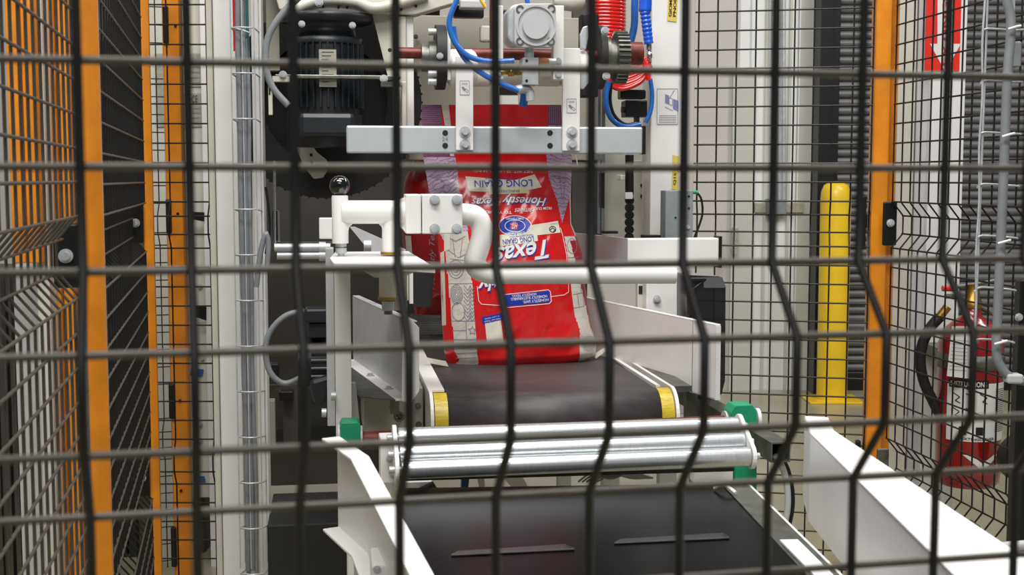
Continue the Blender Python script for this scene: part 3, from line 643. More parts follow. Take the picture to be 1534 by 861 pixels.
# ---------------------------------------------------------------- crossbar, straps, shaft
BR = M(2.80)
t = Thing('crossbar', 'long galvanised steel bar in front of the top of the bag', 'beam')
t.add('tube', R(519, 189, 963, 230, BR, .03), GALV, bevel=.004); t.add('end_cap', R(963, 188, 967.5, 231, BR.sh(-.001), .032), BLACK, bevel=.001, label='black plastic end cap')
for x, y in ((667, 199), (667, 218), (824, 199), (824, 218)): t.add('bolt_hole', CV(x, y, BR.sh(-.0012), 4.2, .002), INK)
t.add('stamp', TEXT('24', [(662, 211), (671, 211), (662, 205)], lambda x, y: BR.pt(x, y, -.0012)), GREYINK); t.done()
SP = M(2.785)
for lb, x0, x1, yt, yb, sy, mir in (('left white strap holding the crossbar below the blue hose', 683, 709, 84, 225, 121, 1), ('right white strap holding the crossbar beside the round actuator', 843, 869, 72, 226, 148, -1)):
    t = Thing('hanger_strap', lb, 'strap')
    t.add('flat_bar', R(x0, yt, x1, yb, SP, .010), WHITE, bevel=.0015)
    hub = t.add('hub', MB().lathe(SP.pt(x0-9 if mir > 0 else x0+2, 99, .055), SP.e, [(0, .030), (.004, .036), (.008, .042), (.052, .042), (.06, .036), (.064, .030)], 28), WHITE)
    t.add('spacer_tube', CU(x1 if mir > 0 else x0-30, x1+28 if mir > 0 else x0, 112, SP, .021, .055), CREAM)
    for y in (198, 217):
        c_ = SP.pt((x0+x1)/2+.5, y); k_ = SP.m(x0, y)*8.5; mb = MB().cyl(c_, c_-SP.n*k_*.2, k_, n=20).cyl(c_, c_-SP.n*k_*.45, k_*.72, n=6).cyl(c_, c_-SP.n*k_*1.0, k_*.5, n=14); t.add('bolt', mb, ZINC)
    st = t.add('sticker', R(x0+6, sy, x1-6, sy+21, SP.sh(-.0006), .0004), STICK)
    fn = lambda x, y: SP.pt(x, y, -.0012); d_ = MB(); ribbon([(x0+6, sy), (x1-6, sy), (x1-6, sy+21), (x0+6, sy+21)], .6, fn, d_, True)
    TEXT('GREASE', [(x0+8.5, sy+6), (x1-8.5, sy+6), (x0+8.5, sy+3)], fn, mb=d_); patch([(x0+8, sy+10), (x0+11, sy+8.5), (x0+15, sy+13), (x0+12, sy+15)], fn, 1, 1, d_); ribbon([(x0+13, sy+14), (x0+17, sy+18), (x0+18.5, sy+15), (x0+15, sy+12)], .7, fn, d_, True)
    t.add('print', d_, GREYINK, st, kind='stuff'); t.done()
SH = M(2.86)
t = Thing('lift_shaft', 'red-brown shaft with black gearwheel discs above the crossbar', 'shaft')
sh = t.add('shaft', CU(590, 905, 79, SH, .0125), RUST)
def disc(x0, x1, y, r, m, name='disc', n=32, parent=None, label=None): return t.add(name, CU(x0, x1, y, SH, r, n=n), m, parent, label)
dk = disc(652, 666, 86, .071, RUBBER, 'coupling_disc'); disc(642, 652, 86, .037, DKSTEEL, 'bearing_flange'); disc(631, 642, 86, .031, DKSTEEL, 'bearing_cap')
t.add('side_plate', MB().box(SH.pt(669.5, 80), SH.e, SH.n, .0035, .05, .062), WHITE, bevel=.001)
for y in (50, 112, 124): t.add('bolt', CU(640, 652, y, SH, .0075, -.03, 8), ZINC)
BOLT(t, 659, 84, M(2.786), 5)
disc(893, 902, 86, .071, RUBBER, 'coupling_disc'); disc(902, 911, 86, .045, DKSTEEL, 'bearing_flange'); disc(911, 920, 86, .038, DKSTEEL, 'bearing_cap')
gear = MB(); ga = SH.pt(920, 86); gb = SH.pt(937, 86); gr = .052; CU(920, 937, 86, SH, gr, mb=gear, n=40)
for i in range(32):
    a_ = 2*math.pi*i/32; d = SH.n*math.cos(a_)+ZUP*math.sin(a_); s_ = -SH.n*math.sin(a_)+ZUP*math.cos(a_); p = ga + d*gr
    gear.prism([p-s_*.0030, p+s_*.0030, p+s_*.0018+d*.007, p-s_*.0018+d*.007], SH.e*(gb-ga).dot(SH.e))
t.add('gear', gear, DKSTEEL); disc(937, 961, 80, .026, RUST, 'hub')
t.add('lever', POLY([(869, 52), (874, 40), (881, 38), (882, 55), (878, 74), (870, 72)], M(2.80), .012), ZINC, bevel=.002); t.add('lever', POLY([(869, 108), (882, 104), (884, 122), (874, 134), (869, 132)], M(2.80), .012), ZINC, bevel=.002)
for x, y in ((906, 46), (908, 114)): BOLT(t, x, y, M(2.79), 6)
t.add('housing', R(872, 20, 897, 145, M(3.0), .05), RUBBER, bevel=.004); t.done()
# actuator
AC = M(2.70)
t = Thing('pneumatic_actuator', 'grey square actuator with a round cap and four socket bolts', 'actuator')
k_ = AC.m(800, 38); c_ = AC.pt(801, 38)
def rsq(cx, cy, hw, hh, r, n=5):
    out = []
    for sx, sy, a0 in ((1, -1, -90), (1, 1, 0), (-1, 1, 90), (-1, -1, 180)):
        for i in range(n+1):
            a_ = math.radians(a0+90*i/n); out.append((cx+sx*(hw-r)+r*math.cos(a_), cy+sy*(hh-r)+r*math.sin(a_)))
    return out
t.add('flange', POLY(rsq(802, 38, 31, 33, 10), AC, .02), GREYP, bevel=.002); t.add('body', POLY(rsq(794, 36, 32, 30, 12), AC.sh(.02), .09), ZINC, bevel=.004)
t.add('cap', CV(803, 38, AC.sh(-.008), 19.5, .01, 36), GREYP, bevel=.001); t.add('cap_rim', MB().ring(AC.pt(803, 38, -.004), AC.n, 30*k_, 27*k_, .005, 40), GREYP)
for x, y in ((779, 14), (826, 13), (779, 62), (825, 62)):
    t.add('socket_bolt', MB().ring(AC.pt(x, y, -.002), AC.n, 6*k_, 3.6*k_, .01, 20).cyl(AC.pt(x, y, .002), AC.pt(x, y, .006), 3.7*k_, n=12), DKSTEEL)
t.add('port_fitting', MB().cyl(AC.pt(796, 70, .03), AC.pt(796, 86, .03), 7*k_, n=12), ZINC); t.done()
t = Thing('mounting_bracket', 'narrow white bracket plate left of the round actuator', 'bracket')
BP2 = M(2.74); t.add('plate', R(742, 8, 754, 119, BP2, .03), WHITE, bevel=.002); BOLT(t, 747, 92, BP2, 4.5); BOLT(t, 747, 111, BP2, 4.5); t.done()
t = Thing('mounting_bracket', 'white bracket plate behind the right edge of the actuator', 'bracket')
t.add('plate', R(829, 8, 845, 119, BP2, .03), WHITE, bevel=.002); BOLT(t, 836, 92, BP2, 5.5); BOLT(t, 836, 112, BP2, 5.5); t.done()
t = Thing('air_valve', 'silver valve block with brass fittings beneath the actuator', 'valve')
AV = M(2.72); t.add('block', R(783, 86, 807, 127, AV, .05), ZINC, bevel=.002); t.add('brass_fitting', MB().lathe(AV.pt(783, 107, .02), -AV.e, [(0, .007), (.016, .007), (.017, .01), (.028, .01), (.029, .006), (.045, .006)], 6), BRASS, label='brass fitting')
t.add('orange_fitting', CU(808, 824, 91, AV, .0085, .02), mat('amber_plastic', (200, 130, 70), .4)); t.add('end_fitting', CU(824, 835, 91, AV, .0075, .02), ZINC)
t.add('elbow', MB().tube(smooth([AV.pt(776, 134, .02), AV.pt(786, 132, .02), AV.pt(795, 136, .02), AV.pt(797, 150, .02)]), .010, 10), ZINC); t.add('plug', CV(789, 91, AV.sh(-.001), 2.2, .002), INK); t.add('plug', CV(789, 121, AV.sh(-.001), 2.2, .002), INK); t.done()
t = Thing('cross_pipe', 'white round crosspiece running behind the valve block', 'pipe')
t.add('pipe', CU(726, 843, 113, M(2.86), .021), CREAM); t.done()
HS = M(2.68)
cable('air_hose', 'blue air hose curving down left of the actuator', [HS.pt(*p) for p in ((692, -30), (684, 0), (674, 26), (675, 48), (686, 70), (706, 86), (734, 92), (770, 91))], .0058, BLUEH, 'hose')
cable('air_hose', 'blue air hose crossing the left strap to the lower elbow', [M(2.69).pt(*p) for p in ((679, 40), (684, 66), (700, 92), (722, 110), (748, 124), (777, 136))], .0058, BLUEH, 'hose')
cable('air_hose', 'short blue hose end entering the top of the actuator', [M(2.74).pt(*p) for p in ((786, -30), (787, -12), (791, 6))], .005, BLUEH, 'hose')
cable('air_hose', 'short blue hose stub under the valve elbow', [M(2.84).pt(*p) for p in ((786, 138), (785, 150), (783, 160))], .009, BLUEH, 'hose')
t = Thing('upper_linkage', 'pale castings and dark rods at the top behind the actuator', 'linkage')
t.add('casting', MB().lathe(M(2.95).pt(858, 2), M(2.95).e, [(-.045, .012), (-.03, .02), (.0, .024), (.02, .02), (.028, .008)], 20), CREAM)
t.add('rod', R(735, -60, 745, 92, M(2.9), .02), RUST); t.add('rod', R(748, 14, 764, 60, M(2.92), .02), BLACK, bevel=.003); t.add('dark_link', R(680, 8, 725, 26, M(3.1), .03), BLACK, bevel=.003)
t.add('casting', R(690, 0, 728, 12, M(3.02), .04), GREYP, bevel=.003); t.add('casting', R(720, 38, 740, 62, M(3.05), .03), CREAM, bevel=.004); t.add('yellow_lead', MB().tube([M(2.98).pt(718, -4), M(2.98).pt(727, 11)], .004, 6), YEL); t.done()
# coils and air gun
t = Thing('coil_hose', 'glossy red coiled air hose hanging at the top right', 'hose')
KP = M(3.0); pts = []
kc = lambda y: KP.pt(914, y, .03)
for i in range(0, 420):
    a_ = i*2*math.pi/24; y = -28 + i*.222; tw = 25 if y < 40 else 25-(y-40)*.2
    pts.append(kc(y) + KP.e*math.cos(a_)*tw*KP.m(914, 20) + KP.n*math.sin(a_)*.03)
t.add('coil', MB().tube(pts, .0052, 8), REDH); t.done()
t = Thing('coil_hose', 'bundle of red hose loops gathered under the gearwheel', 'hose')
for i in range(9):
    sp = [(899+i*.4, 96+i*.8), (908, 102+i*2.4), (924, 104+i*3.6), (941, 102+i*3.7), (957+i*.6, 97+i*3.0), (968+i*.9, 86+i*1.6)]
    t.add('loop', MB().tube(smooth([M(3.10-.006*i+.006*(i % 2)).pt(*p) for p in sp]), .0052, 8), REDH)
t.add('loop', MB().tube(smooth([M(2.98).pt(*p) for p in ((958, 82), (964, 92), (968, 104), (972, 120))]), .006, 8), REDH); t.done()
GPN = M(2.98)
t = Thing('air_blow_gun', 'bright blue ribbed air gun hanging beside the white column', 'air gun')
t.add('handle', MB().tube(smooth([GPN.pt(967, -40), GPN.pt(967, 0), GPN.pt(966, 18)]), [.015]*12+[.013], 14), BLUEG)
gp = MB(); a_ = GPN.pt(966, 16); b_ = GPN.pt(972, 66); L_ = (b_-a_).length; pf = [(0, .014)]
for i in range(8): pf += [(L_*(i+.2)/8, .0105), (L_*(i+.35)/8, .0125-.0002*i), (L_*(i+.8)/8, .0125-.0002*i), (L_*(i+.95)/8, .0105)]
gp.lathe(a_, b_-a_, pf, 20); t.add('ribbed_grip', gp, BLUEG)
t.add('nozzle', MB().lathe(b_, GPN.pt(974, 94)-b_, [(0, .006), (.012, .006), (.013, .0045), (.02, .0045), (.021, .0065), (.032, .006), (.034, .0035), (.045, .003)], 12), STEEL); t.done()
cable('air_hose', 'dark blue hose pair hanging behind the air gun', [M(3.08).pt(*p) for p in ((952, -30), (951, 10), (950, 40), (944, 66), (938, 96))], .009, BLUEH, 'hose')
cable('air_hose', 'blue hose loop below the red loops', [M(3.03).pt(*p) for p in ((912, 122), (908, 145), (910, 166), (920, 182), (938, 190), (960, 186))], .0062, BLUEH, 'hose')
cable('air_hose', 'blue hose falling at the right of the black valve', [M(3.02).pt(*p) for p in ((974, 118), (977, 140), (975, 165), (967, 184))], .0052, BLUEH, 'hose')
cable('air_hose', 'black hose inside the blue hose loop', [M(3.05).pt(*p) for p in ((916, 124), (914, 150), (920, 172), (936, 186), (954, 184))], .004, BLACK, 'hose')
t = Thing('valve_block', 'black pneumatic valve block under the red hose loops', 'valve')
VB = M(3.1); t.add('body', R(937, 150, 970, 175, VB, .05), BLACK, bevel=.003); t.add('cap', R(930, 134, 968, 148, VB, .04), BLACK, bevel=.004); t.add('port', CU(932, 940, 164, VB, .007, .01), BLACK); t.add('stem', R(952, 175, 958, 190, VB, .02), BLACK); t.done()
# ================================================================== THE RICE BAG
def itp(tab, y):
    if y <= tab[0][0]: return tab[0][1]
    for (a, va), (b, vb) in zip(tab, tab[1:]):
        if y <= b: return va + (vb-va)*(y-a)/(b-a)
    return tab[-1][1]
def make_bag(tabs, plane, y0, y1, skew, seed):
    Lf, Rf, Df = tabs
    def surf(px, py, off=0, side=1):
        yy = py; l, r = itp(Lf, yy), itp(Rf, yy); s = min(1, max(0, (px-l)/(r-l))); d = itp(Df, yy)
        b = d*max(0, 1-abs(2*s-1)**3.2)**.62
        wr = (noise.noise(V((px*.028+seed, py*.022, 0)))*.0042 + noise.noise(V((px*.07+seed, py*.05+px*.03, 3)))*.0022)*min(1, d/.03)*min(1, 6*s*(1-s)+.15)
        wr += .0022*math.sin((px*.5+py)*.11+seed)*math.exp(-((py-520)/26)**2)*min(1, d/.03)
        k = max(0, (py-440)/108); py2 = py + (itp([(0, .5), (1, -.5)], s))*skew*k*k
        return plane.pt(px, py2) - plane.n*side*(b+wr*side) - (plane.n*off if side > 0 else V((0, 0, 0)))
    return surf
Lt = [(157, 632), (187, 632), (235, 634), (300, 645), (345, 655), (400, 659), (470, 662), (520, 665), (538, 669), (549, 680)]
Rt = [(157, 841), (187, 842), (235, 857), (295, 855), (335, 856), (350, 862), (380, 872), (430, 877), (480, 884), (515, 892), (538, 893), (549, 876)]
Dt = [(157, .003), (235, .008), (262, .018), (300, .034), (345, .052), (400, .07), (500, .076), (530, .066), (545, .045), (549, .02)]
BG = M(2.93)
surf = make_bag((Lt, Rt, Dt), BG, 157, 549, 16, 1.7)
PL = [(157, 661), (187, 661), (235, 682), (280, 686), (300, 690), (345, 698), (400, 701), (470, 706), (549, 714)]
RA = [(335, 0), (345, 656), (360, 664), (400, 668), (470, 674), (520, 679), (532, 686), (538, 678), (549, 672)]
PR = [(157, 821), (235, 818), (265, 820), (300, 832), (330, 838), (345, 840), (380, 845), (430, 850), (470, 855), (490, 862), (549, 863)]
def zone(x, y):
    if y < 235 and x < itp(PL, y): return 4
    if x < itp(PL, y):
        if y > 335 and x < itp(RA, y): return 0
        return 3 if y < 345 else 2
    if x > itp(PR, y):
        if y < 187: return 4
        if x > 889 - 9 + (y-480)*.25 and y > 360: return 1 if y < 500 else 2
        if 290 < y < 354:
            if x > 853 - (y-293)*.36: return 0 if x < itp(Rt, y)-2.2 else 2
        if 354 <= y < 480 and x > itp(Rt, y)-4: return 1
        return 3 if y < 345 else 2
    if y > 549: return 1
    return 0
t = Thing('rice_bag', 'upright red bag of long grain rice with cream patterned sides on the belt', 'bag')
mb = MB(); NX, NY = 150, 190; vs = []
for j in range(NY+1):
    y = 157 + (549-157)*j/NY
    for i in range(NX+1):
        l, r = itp(Lt, y), itp(Rt, y); vs.append(surf(l+(r-l)*i/NX, y))
fs, mi = [], []
for j in range(NY):
    y = 157+(549-157)*(j+.5)/NY; l, r = itp(Lt, y), itp(Rt, y)
    for i in range(NX): fs.append([j*(NX+1)+i, (j+1)*(NX+1)+i, (j+1)*(NX+1)+i+1, j*(NX+1)+i+1]); mi.append(zone(l+(r-l)*(i+.5)/NX, y))
n0 = len(vs); NB = 40
for j in range(NY+1):
    y = 157 + (549-157)*j/NY; l, r = itp(Lt, y), itp(Rt, y)
    for i in range(NB+1): vs.append(surf(l+(r-l)*i/NB, y, 0, -1))
for j in range(NY):
    for i in range(NB): fs.append([n0+j*(NB+1)+i, n0+j*(NB+1)+i+1, n0+(j+1)*(NB+1)+i+1, n0+(j+1)*(NB+1)+i]); mi.append(0)
fs.append([NY*(NX+1)+i for i in range(NX+1)] + [n0+NY*(NB+1)+i for i in range(NB, -1, -1)]); mi.append(0)
mb.add(vs, fs, True); mb.mi = mi
t.add('film', mb, [BAGRED, BAGDK, BAGPAT, BAGPUR, BAGPUR2])
f1 = lambda x, y: surf(x, y, .0010); f3 = lambda x, y: surf(x, y, .0020); f4 = lambda x, y: surf(x, y, .0028)
for q, n, m in (([(696, 264), (768, 270), (770, 289), (700, 286)], 14, 5), ([(768, 270), (799, 261), (809, 280), (770, 289)], 10, 5), ([(790, 336), (832, 330), (835, 347), (778, 353)], 12, 5), ([(744, 350), (799, 346), (800, 359), (744, 367)], 12, 5),
    ([(721, 478), (744, 474), (748, 505), (724, 508)], 8, 8), ([(659, 378), (664, 375), (667, 484), (662, 486)], 2, 20), ([(664, 345), (672, 338), (672, 372), (664, 376)], 3, 8)):
    t.add('cream_label', patch(q, f1, n, m), LABEL)
t.add('straw_label', patch([(729, 283), (788, 281), (789, 289), (731, 291)], lambda x, y: surf(x, y, .0014), 12, 3), LABELY)
t.add('blue_emblem', blob((767, 337), 23, 14, f1, rot=-.05), BAGBLUE)
for q in ([(748, 438), (815, 432), (816, 448), (750, 454)], [(716, 470), (747, 463), (748, 473), (718, 480)]): t.add('blue_panel', patch(q, f1, 14, 4), BAGBLUE)
for rx, ry in ((24, 14.8), (15, 8.6)): t.add('emblem_ring', ribbon(ell(767, 337, rx, ry, 30), .9, f3, MB(), True), BAGWH)
t.add('panel_outline', ribbon([(747, 437), (814, 430), (817, 433), (818, 447), (815, 450), (749, 456)], 1.0, f3, MB()), BAGWH)
t.add('frame_line', ribbon([(817, 440), (838, 438), (845, 434), (845, 410), (843, 380), (838, 350), (835, 340)], .9, f3, MB()), BAGWH)
t.add('frame_line', ribbon([(750, 453), (716, 451), (712, 446), (710, 425)], .9, f3, MB()), BAGWH)
def T180(xc, yc, w_, h_, ang=0):
    a_ = math.radians(180+ang); c_, s_ = math.cos(a_), math.sin(a_)
    q = lambda x, y: (xc + x*c_ - y*s_, yc + x*s_ + y*c_)
    return [q(-w_/2, h_/2), q(w_/2, h_/2), q(-w_/2, -h_/2)]
def tb(s, xc, yc, w_, h_, fn, ang=0, m=BAGWH, name='lettering', **k): t.add(name, TEXT(s, T180(xc, yc, w_, h_, ang), fn, **k), m)
f35 = lambda x, y: surf(x+.9, y+1.1, .0022)
for s_, x, y, w_, h_, a_, b_ in (('Honestly', 782, 299, 66, 16, 2, .012), ('Texas', 723, 302, 38, 12, -2, .012), ('Texas', 775, 376, 80, 27, -9, .02), ('Honestly', 764, 409, 112, 27, -13, .02)):
    tb(s_, x, y, w_, h_, f4, a_, shear=.4, bold=b_); tb(s_, x, y, w_+1.5, h_+1.5, f35, a_, BAGBLUE, 'letter_shadow', shear=.4, bold=b_*1.5)
tb('NET WT. 25 LBS (11.34 KG)', 752, 256, 88, 5, f3, 1, bold=.01)
tb('FROM OUR', 810, 311.5, 25, 4, f3, -2, bold=.01); tb('Families', 782, 315, 30, 8, f3, -1, shear=.4); tb('TO YOURS', 743, 317, 40, 4.2, f3, 1, bold=.01)
tb('HONESTLY SAFE.', 795, 446, 38, 4, f3, -5, bold=.012); tb('HONESTLY SUSTAINABLE.', 785, 441.5, 54, 4, f3, -5, bold=.012); tb('HONESTLY TEXAS.', 778, 437.5, 36, 3.6, f3, -5, bold=.012)
tb('FAMILY OWNED', 767, 326.5, 26, 3.4, f3, 0, bold=.01); tb('VETERAN + WOMAN', 767, 347.5, 30, 3.4, f3, -4, bold=.01)
tb('from our Texas', 732, 474, 24, 2.6, f3, -12, shear=.3); tb('to your Family', 731, 470, 22, 2.6, f3, -12, shear=.3)
B_ = dict(m=BAGBLUE)
tb('LONG GRAIN', 752, 274.5, 86, 10.5, f3, -1, bold=.012, **B_); tb('TEXAS GROWN RICE', 752, 266.5, 54, 3.4, f3, 0, **B_); tb('ENRICHED', 760, 286, 30, 4, f3, -1, bold=.008, **B_)
tb('LONG GRAIN', 771, 358, 46, 7.5, f3, -6, bold=.012, **B_); tb('TEXAS GROWN RICE', 776, 351.5, 36, 2.4, f3, -6, **B_); tb('SCAN ME', 736, 503, 18, 3.4, f3, -5, m=GREYINK)
tb('US FARMED', 826, 334, 12, 2, f3, -5, m=GREYINK)
t.add('farmed_icon', ribbon(ell(823, 342, 5, 4.2, 14), 1.1, f3, MB(), True), INK); t.add('farmed_icon_map', ribbon([(819, 343), (823, 340), (827, 343), (824, 345)], 1.0, f3, MB()), INK)
rd = MB(); blob((766, 337), 8, 6, f3, 10, 2, rd, shape=lambda a_: 1 if math.cos(5*a_) > 0 else .55); t.add('emblem_star', rd, BAGRED)
tb('HT', 766, 337, 9, 8, f4, 0, name='emblem_monogram', shear=.3)
ln = MB(); f2_ = lambda x, y: surf(x, y, .0010); lw = .75
for i in range(1, 6): ribbon(ell(681, 438, 1.7*i, 2.8*i, 18), lw, f2_, ln, True)
ribbon(ell(683.5, 463, 9, 13, 20), lw, f2_, ln, True)
for x in (691, 702): pass
for i in range(9):
    y = 424+i*5.6; ribbon([(691, y), (696.5, y+7), (701, y)], lw, f2_, ln); ribbon([(699, y), (703, y+7), (706, y+2)], lw, f2_, ln)
for y0, x0, x1 in ((422, 670, 703), (476, 675, 708), (490, 675, 694), (502, 677, 710), (507, 678, 710), (514, 678, 711), (521, 679, 711), (528, 680, 712)): ribbon([(x0, y0+1), (x1, y0-1)], lw, f2_, ln)
ribbon([(694, 476), (695, 502)], lw, f2_, ln)
star = [(703+(6 if i % 2 == 0 else 2.6)*math.cos(math.pi/5*i-1.57), 489+(6.5 if i % 2 == 0 else 2.8)*math.sin(math.pi/5*i-1.57)) for i in range(10)]; ribbon(star, lw, f2_, ln, True)
for i in range(1, 6): ribbon(ell(652, 255, 2.6*i, 2.3*i, 18), lw, f2_, ln, True)
ribbon(ell(656, 277, 9, 9), lw, f2_, ln, True)
for i in range(12):
    y = 238+i*6; ribbon([(668, y), (673.5, y+7), (680+i*.5, y)], lw, f2_, ln)
for i in range(1, 4): ribbon(ell(680, 401, 3.4*i, 4.5*i, 16), lw, f2_, ln, True)
for q in ([(664, 352), (680, 360), (694, 352)], [(668, 372), (684, 384), (698, 376)], [(672, 386), (698, 388)], [(676, 356), (679, 384)], [(690, 356), (686, 384)]): ribbon(q, lw, f2_, ln)
ribbon(ell(853, 367, 8, 11), lw, f2_, ln, True)
for q in ([(845, 384), (871, 384)], [(848, 402), (873, 400)], [(850, 420), (875, 418)], [(852, 438), (877, 436)], [(853, 458), (878, 456)], [(858, 402), (858, 420)], [(866, 418), (867, 437)], [(860, 438), (862, 458)], [(870, 438), (871, 456)], [(822, 250), (852, 256)], [(824, 262), (853, 268)], [(830, 276), (853, 280)], [(836, 250), (840, 300)], [(846, 256), (842, 304)]): ribbon(q, lw, f2_, ln)
for i in range(1, 6): ribbon(ell(878, 515, 2.2*i, 2.4*i, 16), lw, f2_, ln, True)
for y in range(160, 186, 3): ribbon([(633, y), (660, y)], .7, f2_, ln)
for x in range(823, 841, 3): ribbon([(x, 158), (x, 186)], .7, f2_, ln)
t.add('line_drawing', ln, BAGLINE, label='thin violet line drawings', kind='stuff')
t.add('seam_strip', patch([(661, 157), (672, 157), (680, 234), (674, 234)], lambda x, y: surf(x, y, .001), 2, 6), BAGPAT)
# folded bottom edge and loose corners
fe = MB(); lo = [surf(x, 546, .004) for x in range(684, 888, 6)]
vs = []
for p in lo: vs += [p+V((0, 0, -.003)), p+V((0, -.004, .0))+V((0, 0, -.0075))]
fe.add(vs, [[2*i, 2*i+1, 2*i+3, 2*i+2] for i in range(len(lo)-1)], True); t.add('bottom_seam', fe, LABEL)
fp = M(2.86); t.add('loose_corner', MB().prism([fp.pt(637, 535), fp.pt(640, 543), fp.pt(672, 549), fp.pt(668, 541)], fp.n*.003), LABEL, label='white folded corner tab')
fp = M(2.93); t.add('loose_corner', MB().prism([fp.pt(888, 532), fp.pt(905, 521), fp.pt(907, 526), fp.pt(893, 537)], fp.n*.003), LABEL, label='white folded corner tab')
t.done()
one('thread', 'loose pale thread hanging under the right strap', 'thread', MB().tube([BR.pt(862, 232), BR.pt(864, 240), BR.pt(866, 255)], .0012, 6), LABEL)
# bag behind
L2 = [(210, 640), (235, 622), (270, 606), (330, 600), (400, 606), (470, 622)]; R2 = [(210, 690), (235, 700), (300, 740), (470, 760)]; D2 = [(210, .01), (260, .04), (330, .07), (440, .08), (470, .03)]
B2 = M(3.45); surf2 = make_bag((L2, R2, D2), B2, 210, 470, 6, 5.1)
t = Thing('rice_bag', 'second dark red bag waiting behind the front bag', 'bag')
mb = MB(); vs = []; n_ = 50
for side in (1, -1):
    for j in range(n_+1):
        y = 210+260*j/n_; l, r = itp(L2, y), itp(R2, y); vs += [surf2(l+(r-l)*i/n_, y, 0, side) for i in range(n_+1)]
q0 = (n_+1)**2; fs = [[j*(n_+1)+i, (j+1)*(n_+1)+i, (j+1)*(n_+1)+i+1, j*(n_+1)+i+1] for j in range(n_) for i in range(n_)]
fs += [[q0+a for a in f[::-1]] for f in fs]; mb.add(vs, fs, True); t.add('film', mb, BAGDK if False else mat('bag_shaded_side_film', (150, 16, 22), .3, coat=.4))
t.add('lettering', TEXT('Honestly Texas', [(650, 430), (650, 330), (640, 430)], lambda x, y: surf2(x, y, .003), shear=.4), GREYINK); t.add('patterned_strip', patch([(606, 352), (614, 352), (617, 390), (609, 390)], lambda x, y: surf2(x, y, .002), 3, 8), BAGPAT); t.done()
one('rubber_pad', 'tall dark rubber pad left of the front bag', 'pad', POLY([(622, 392), (652, 392), (646, 461), (618, 460)], M(3.1), .03), mat('charcoal_rubber', (50, 51, 54), .55), .002)
t = Thing('side_stop', 'pale stop plate behind the left guide bracket', 'plate')
t.add('plate', R(600, 395, 612, 450, M(2.95), .02), CREAM, bevel=.001); t.add('edge', R(613, 398, 619, 455, M(2.96), .02), WHITE, bevel=.001); t.done()
# ================================================================== UPPER CONVEYOR
HB = .423; zb = EYE-HB
FB = M(2.46); uL = FB.pt(672, 600); uR = FB.pt(990, 590); e8, n8 = FB.e, FB.n
ul, ur = uL.dot(e8), uR.dot(e8)
vf = FB.o.dot(n8)
def UV(u, v, z_): return e8*u + n8*v + ZUP*z_
t = Thing('belt_conveyor', 'upper belt conveyor with a brown-black belt carrying the bag', 'conveyor')
rr = .052
prof = [(vf+.9, zb), (vf+.6, zb), (vf+.3, zb)] + [(vf + rr - rr*math.sin(a_) , zb - rr + rr*math.cos(a_)) for a_ in [math.pi*i/16 for i in range(17)]] + [(vf+.9, zb-2*rr)]
prof = [(v_-.01, z_) for v_, z_ in prof]
def beltmesh(prof, u0, u1, th):
    mb = MB(); cz = sum(p[1] for p in prof)/len(prof); n = len(prof); vs = []
    for k in (0, 1):
        for i, (v_, z_) in enumerate(prof):
            a, b = prof[max(0, i-1)], prof[min(n-1, i+1)]; d = V((b[0]-a[0], b[1]-a[1])).normalized(); nx, nz = -d.y, d.x
            vs += [UV(u, v_+nx*th*k, z_+nz*th*k) for u in (u0, u1)]
    for i in range(n-1):
        mb.add([], []); 
    fs = [[2*i, 2*i+1, 2*i+3, 2*i+2] for i in range(n-1)]; mb.add(vs, fs + [[2*n+b for b in f[::-1]] for f in fs] + [[2*i, 2*i+2, 2*n+2*i+2, 2*n+2*i] for i in range(n-1)] + [[2*i+3, 2*i+1, 2*n+2*i+1, 2*n+2*i+3] for i in range(n-1)], True); return mb
t.add('belt', beltmesh(prof, ul, ur, .003), BELT)
cy = vf+rr-.01; czz = zb-rr
for u0, u1 in ((ul-.027, ul-.001), (ur+.001, ur+.027)): t.add('yellow_band', MB().cyl(UV(u0, cy, czz), UV(u1, cy, czz), rr+.001, n=40), YELWH, label='yellow roller end band')
def sideplate(u, th, back):
    pts = [UV(u, cy + .058*math.cos(a_), czz+.058*math.sin(a_)) for a_ in [math.radians(d) for d in range(100, 261, 10)]]
    pts = [UV(u, back, czz+.058)] + pts + [UV(u, back, czz-.10)]; return MB().prism(pts, e8*th)
t.add('side_plate', sideplate(ul-.036, .007, vf+.9), WHITE, bevel=.001); t.add('side_plate', sideplate(ur+.029, .007, vf+.9), WHITE, bevel=.001)
t.add('top_rail', MB().prism([UV(ul-.034, vf+.06, zb+.004), UV(ul-.003, vf+.06, zb+.004), UV(ul-.003, vf+.9, zb+.004), UV(ul-.034, vf+.9, zb+.004)], (0, 0, -.004)), WHITE)
t.add('top_rail', MB().prism([UV(ur+.005, vf+.06, zb+.004), UV(ur+.014, vf+.06, zb+.004), UV(ur+.014, vf+.9, zb+.004), UV(ur+.005, vf+.9, zb+.004)], (0, 0, -.004)), WHITE)
t.add('top_rail', MB().prism([UV(ur+.03, vf+.04, zb+.004), UV(ur+.075, vf+.04, zb+.004), UV(ur+.075, vf+.9, zb+.004), UV(ur+.03, vf+.9, zb+.004)], (0, 0, -.012)), DKSTEEL)
t.add('outer_frame', R(545, 582, 634, 660, M(2.6), .3), BEIGE, bevel=.002)
for x, y in ((626, 608), (627, 636), (600, 622)): BOLT(t, x, y, M(2.59), 5, DKSTEEL)
t.add('tensioner', MB().cyl(M(2.56).pt(586, 606), M(2.56).pt(602, 626), .006, n=8), DKSTEEL); t.add('tensioner_eye', MB().ring(M(2.55).pt(598, 624), FB.n, .011, .006, .01, 20), DKSTEEL)
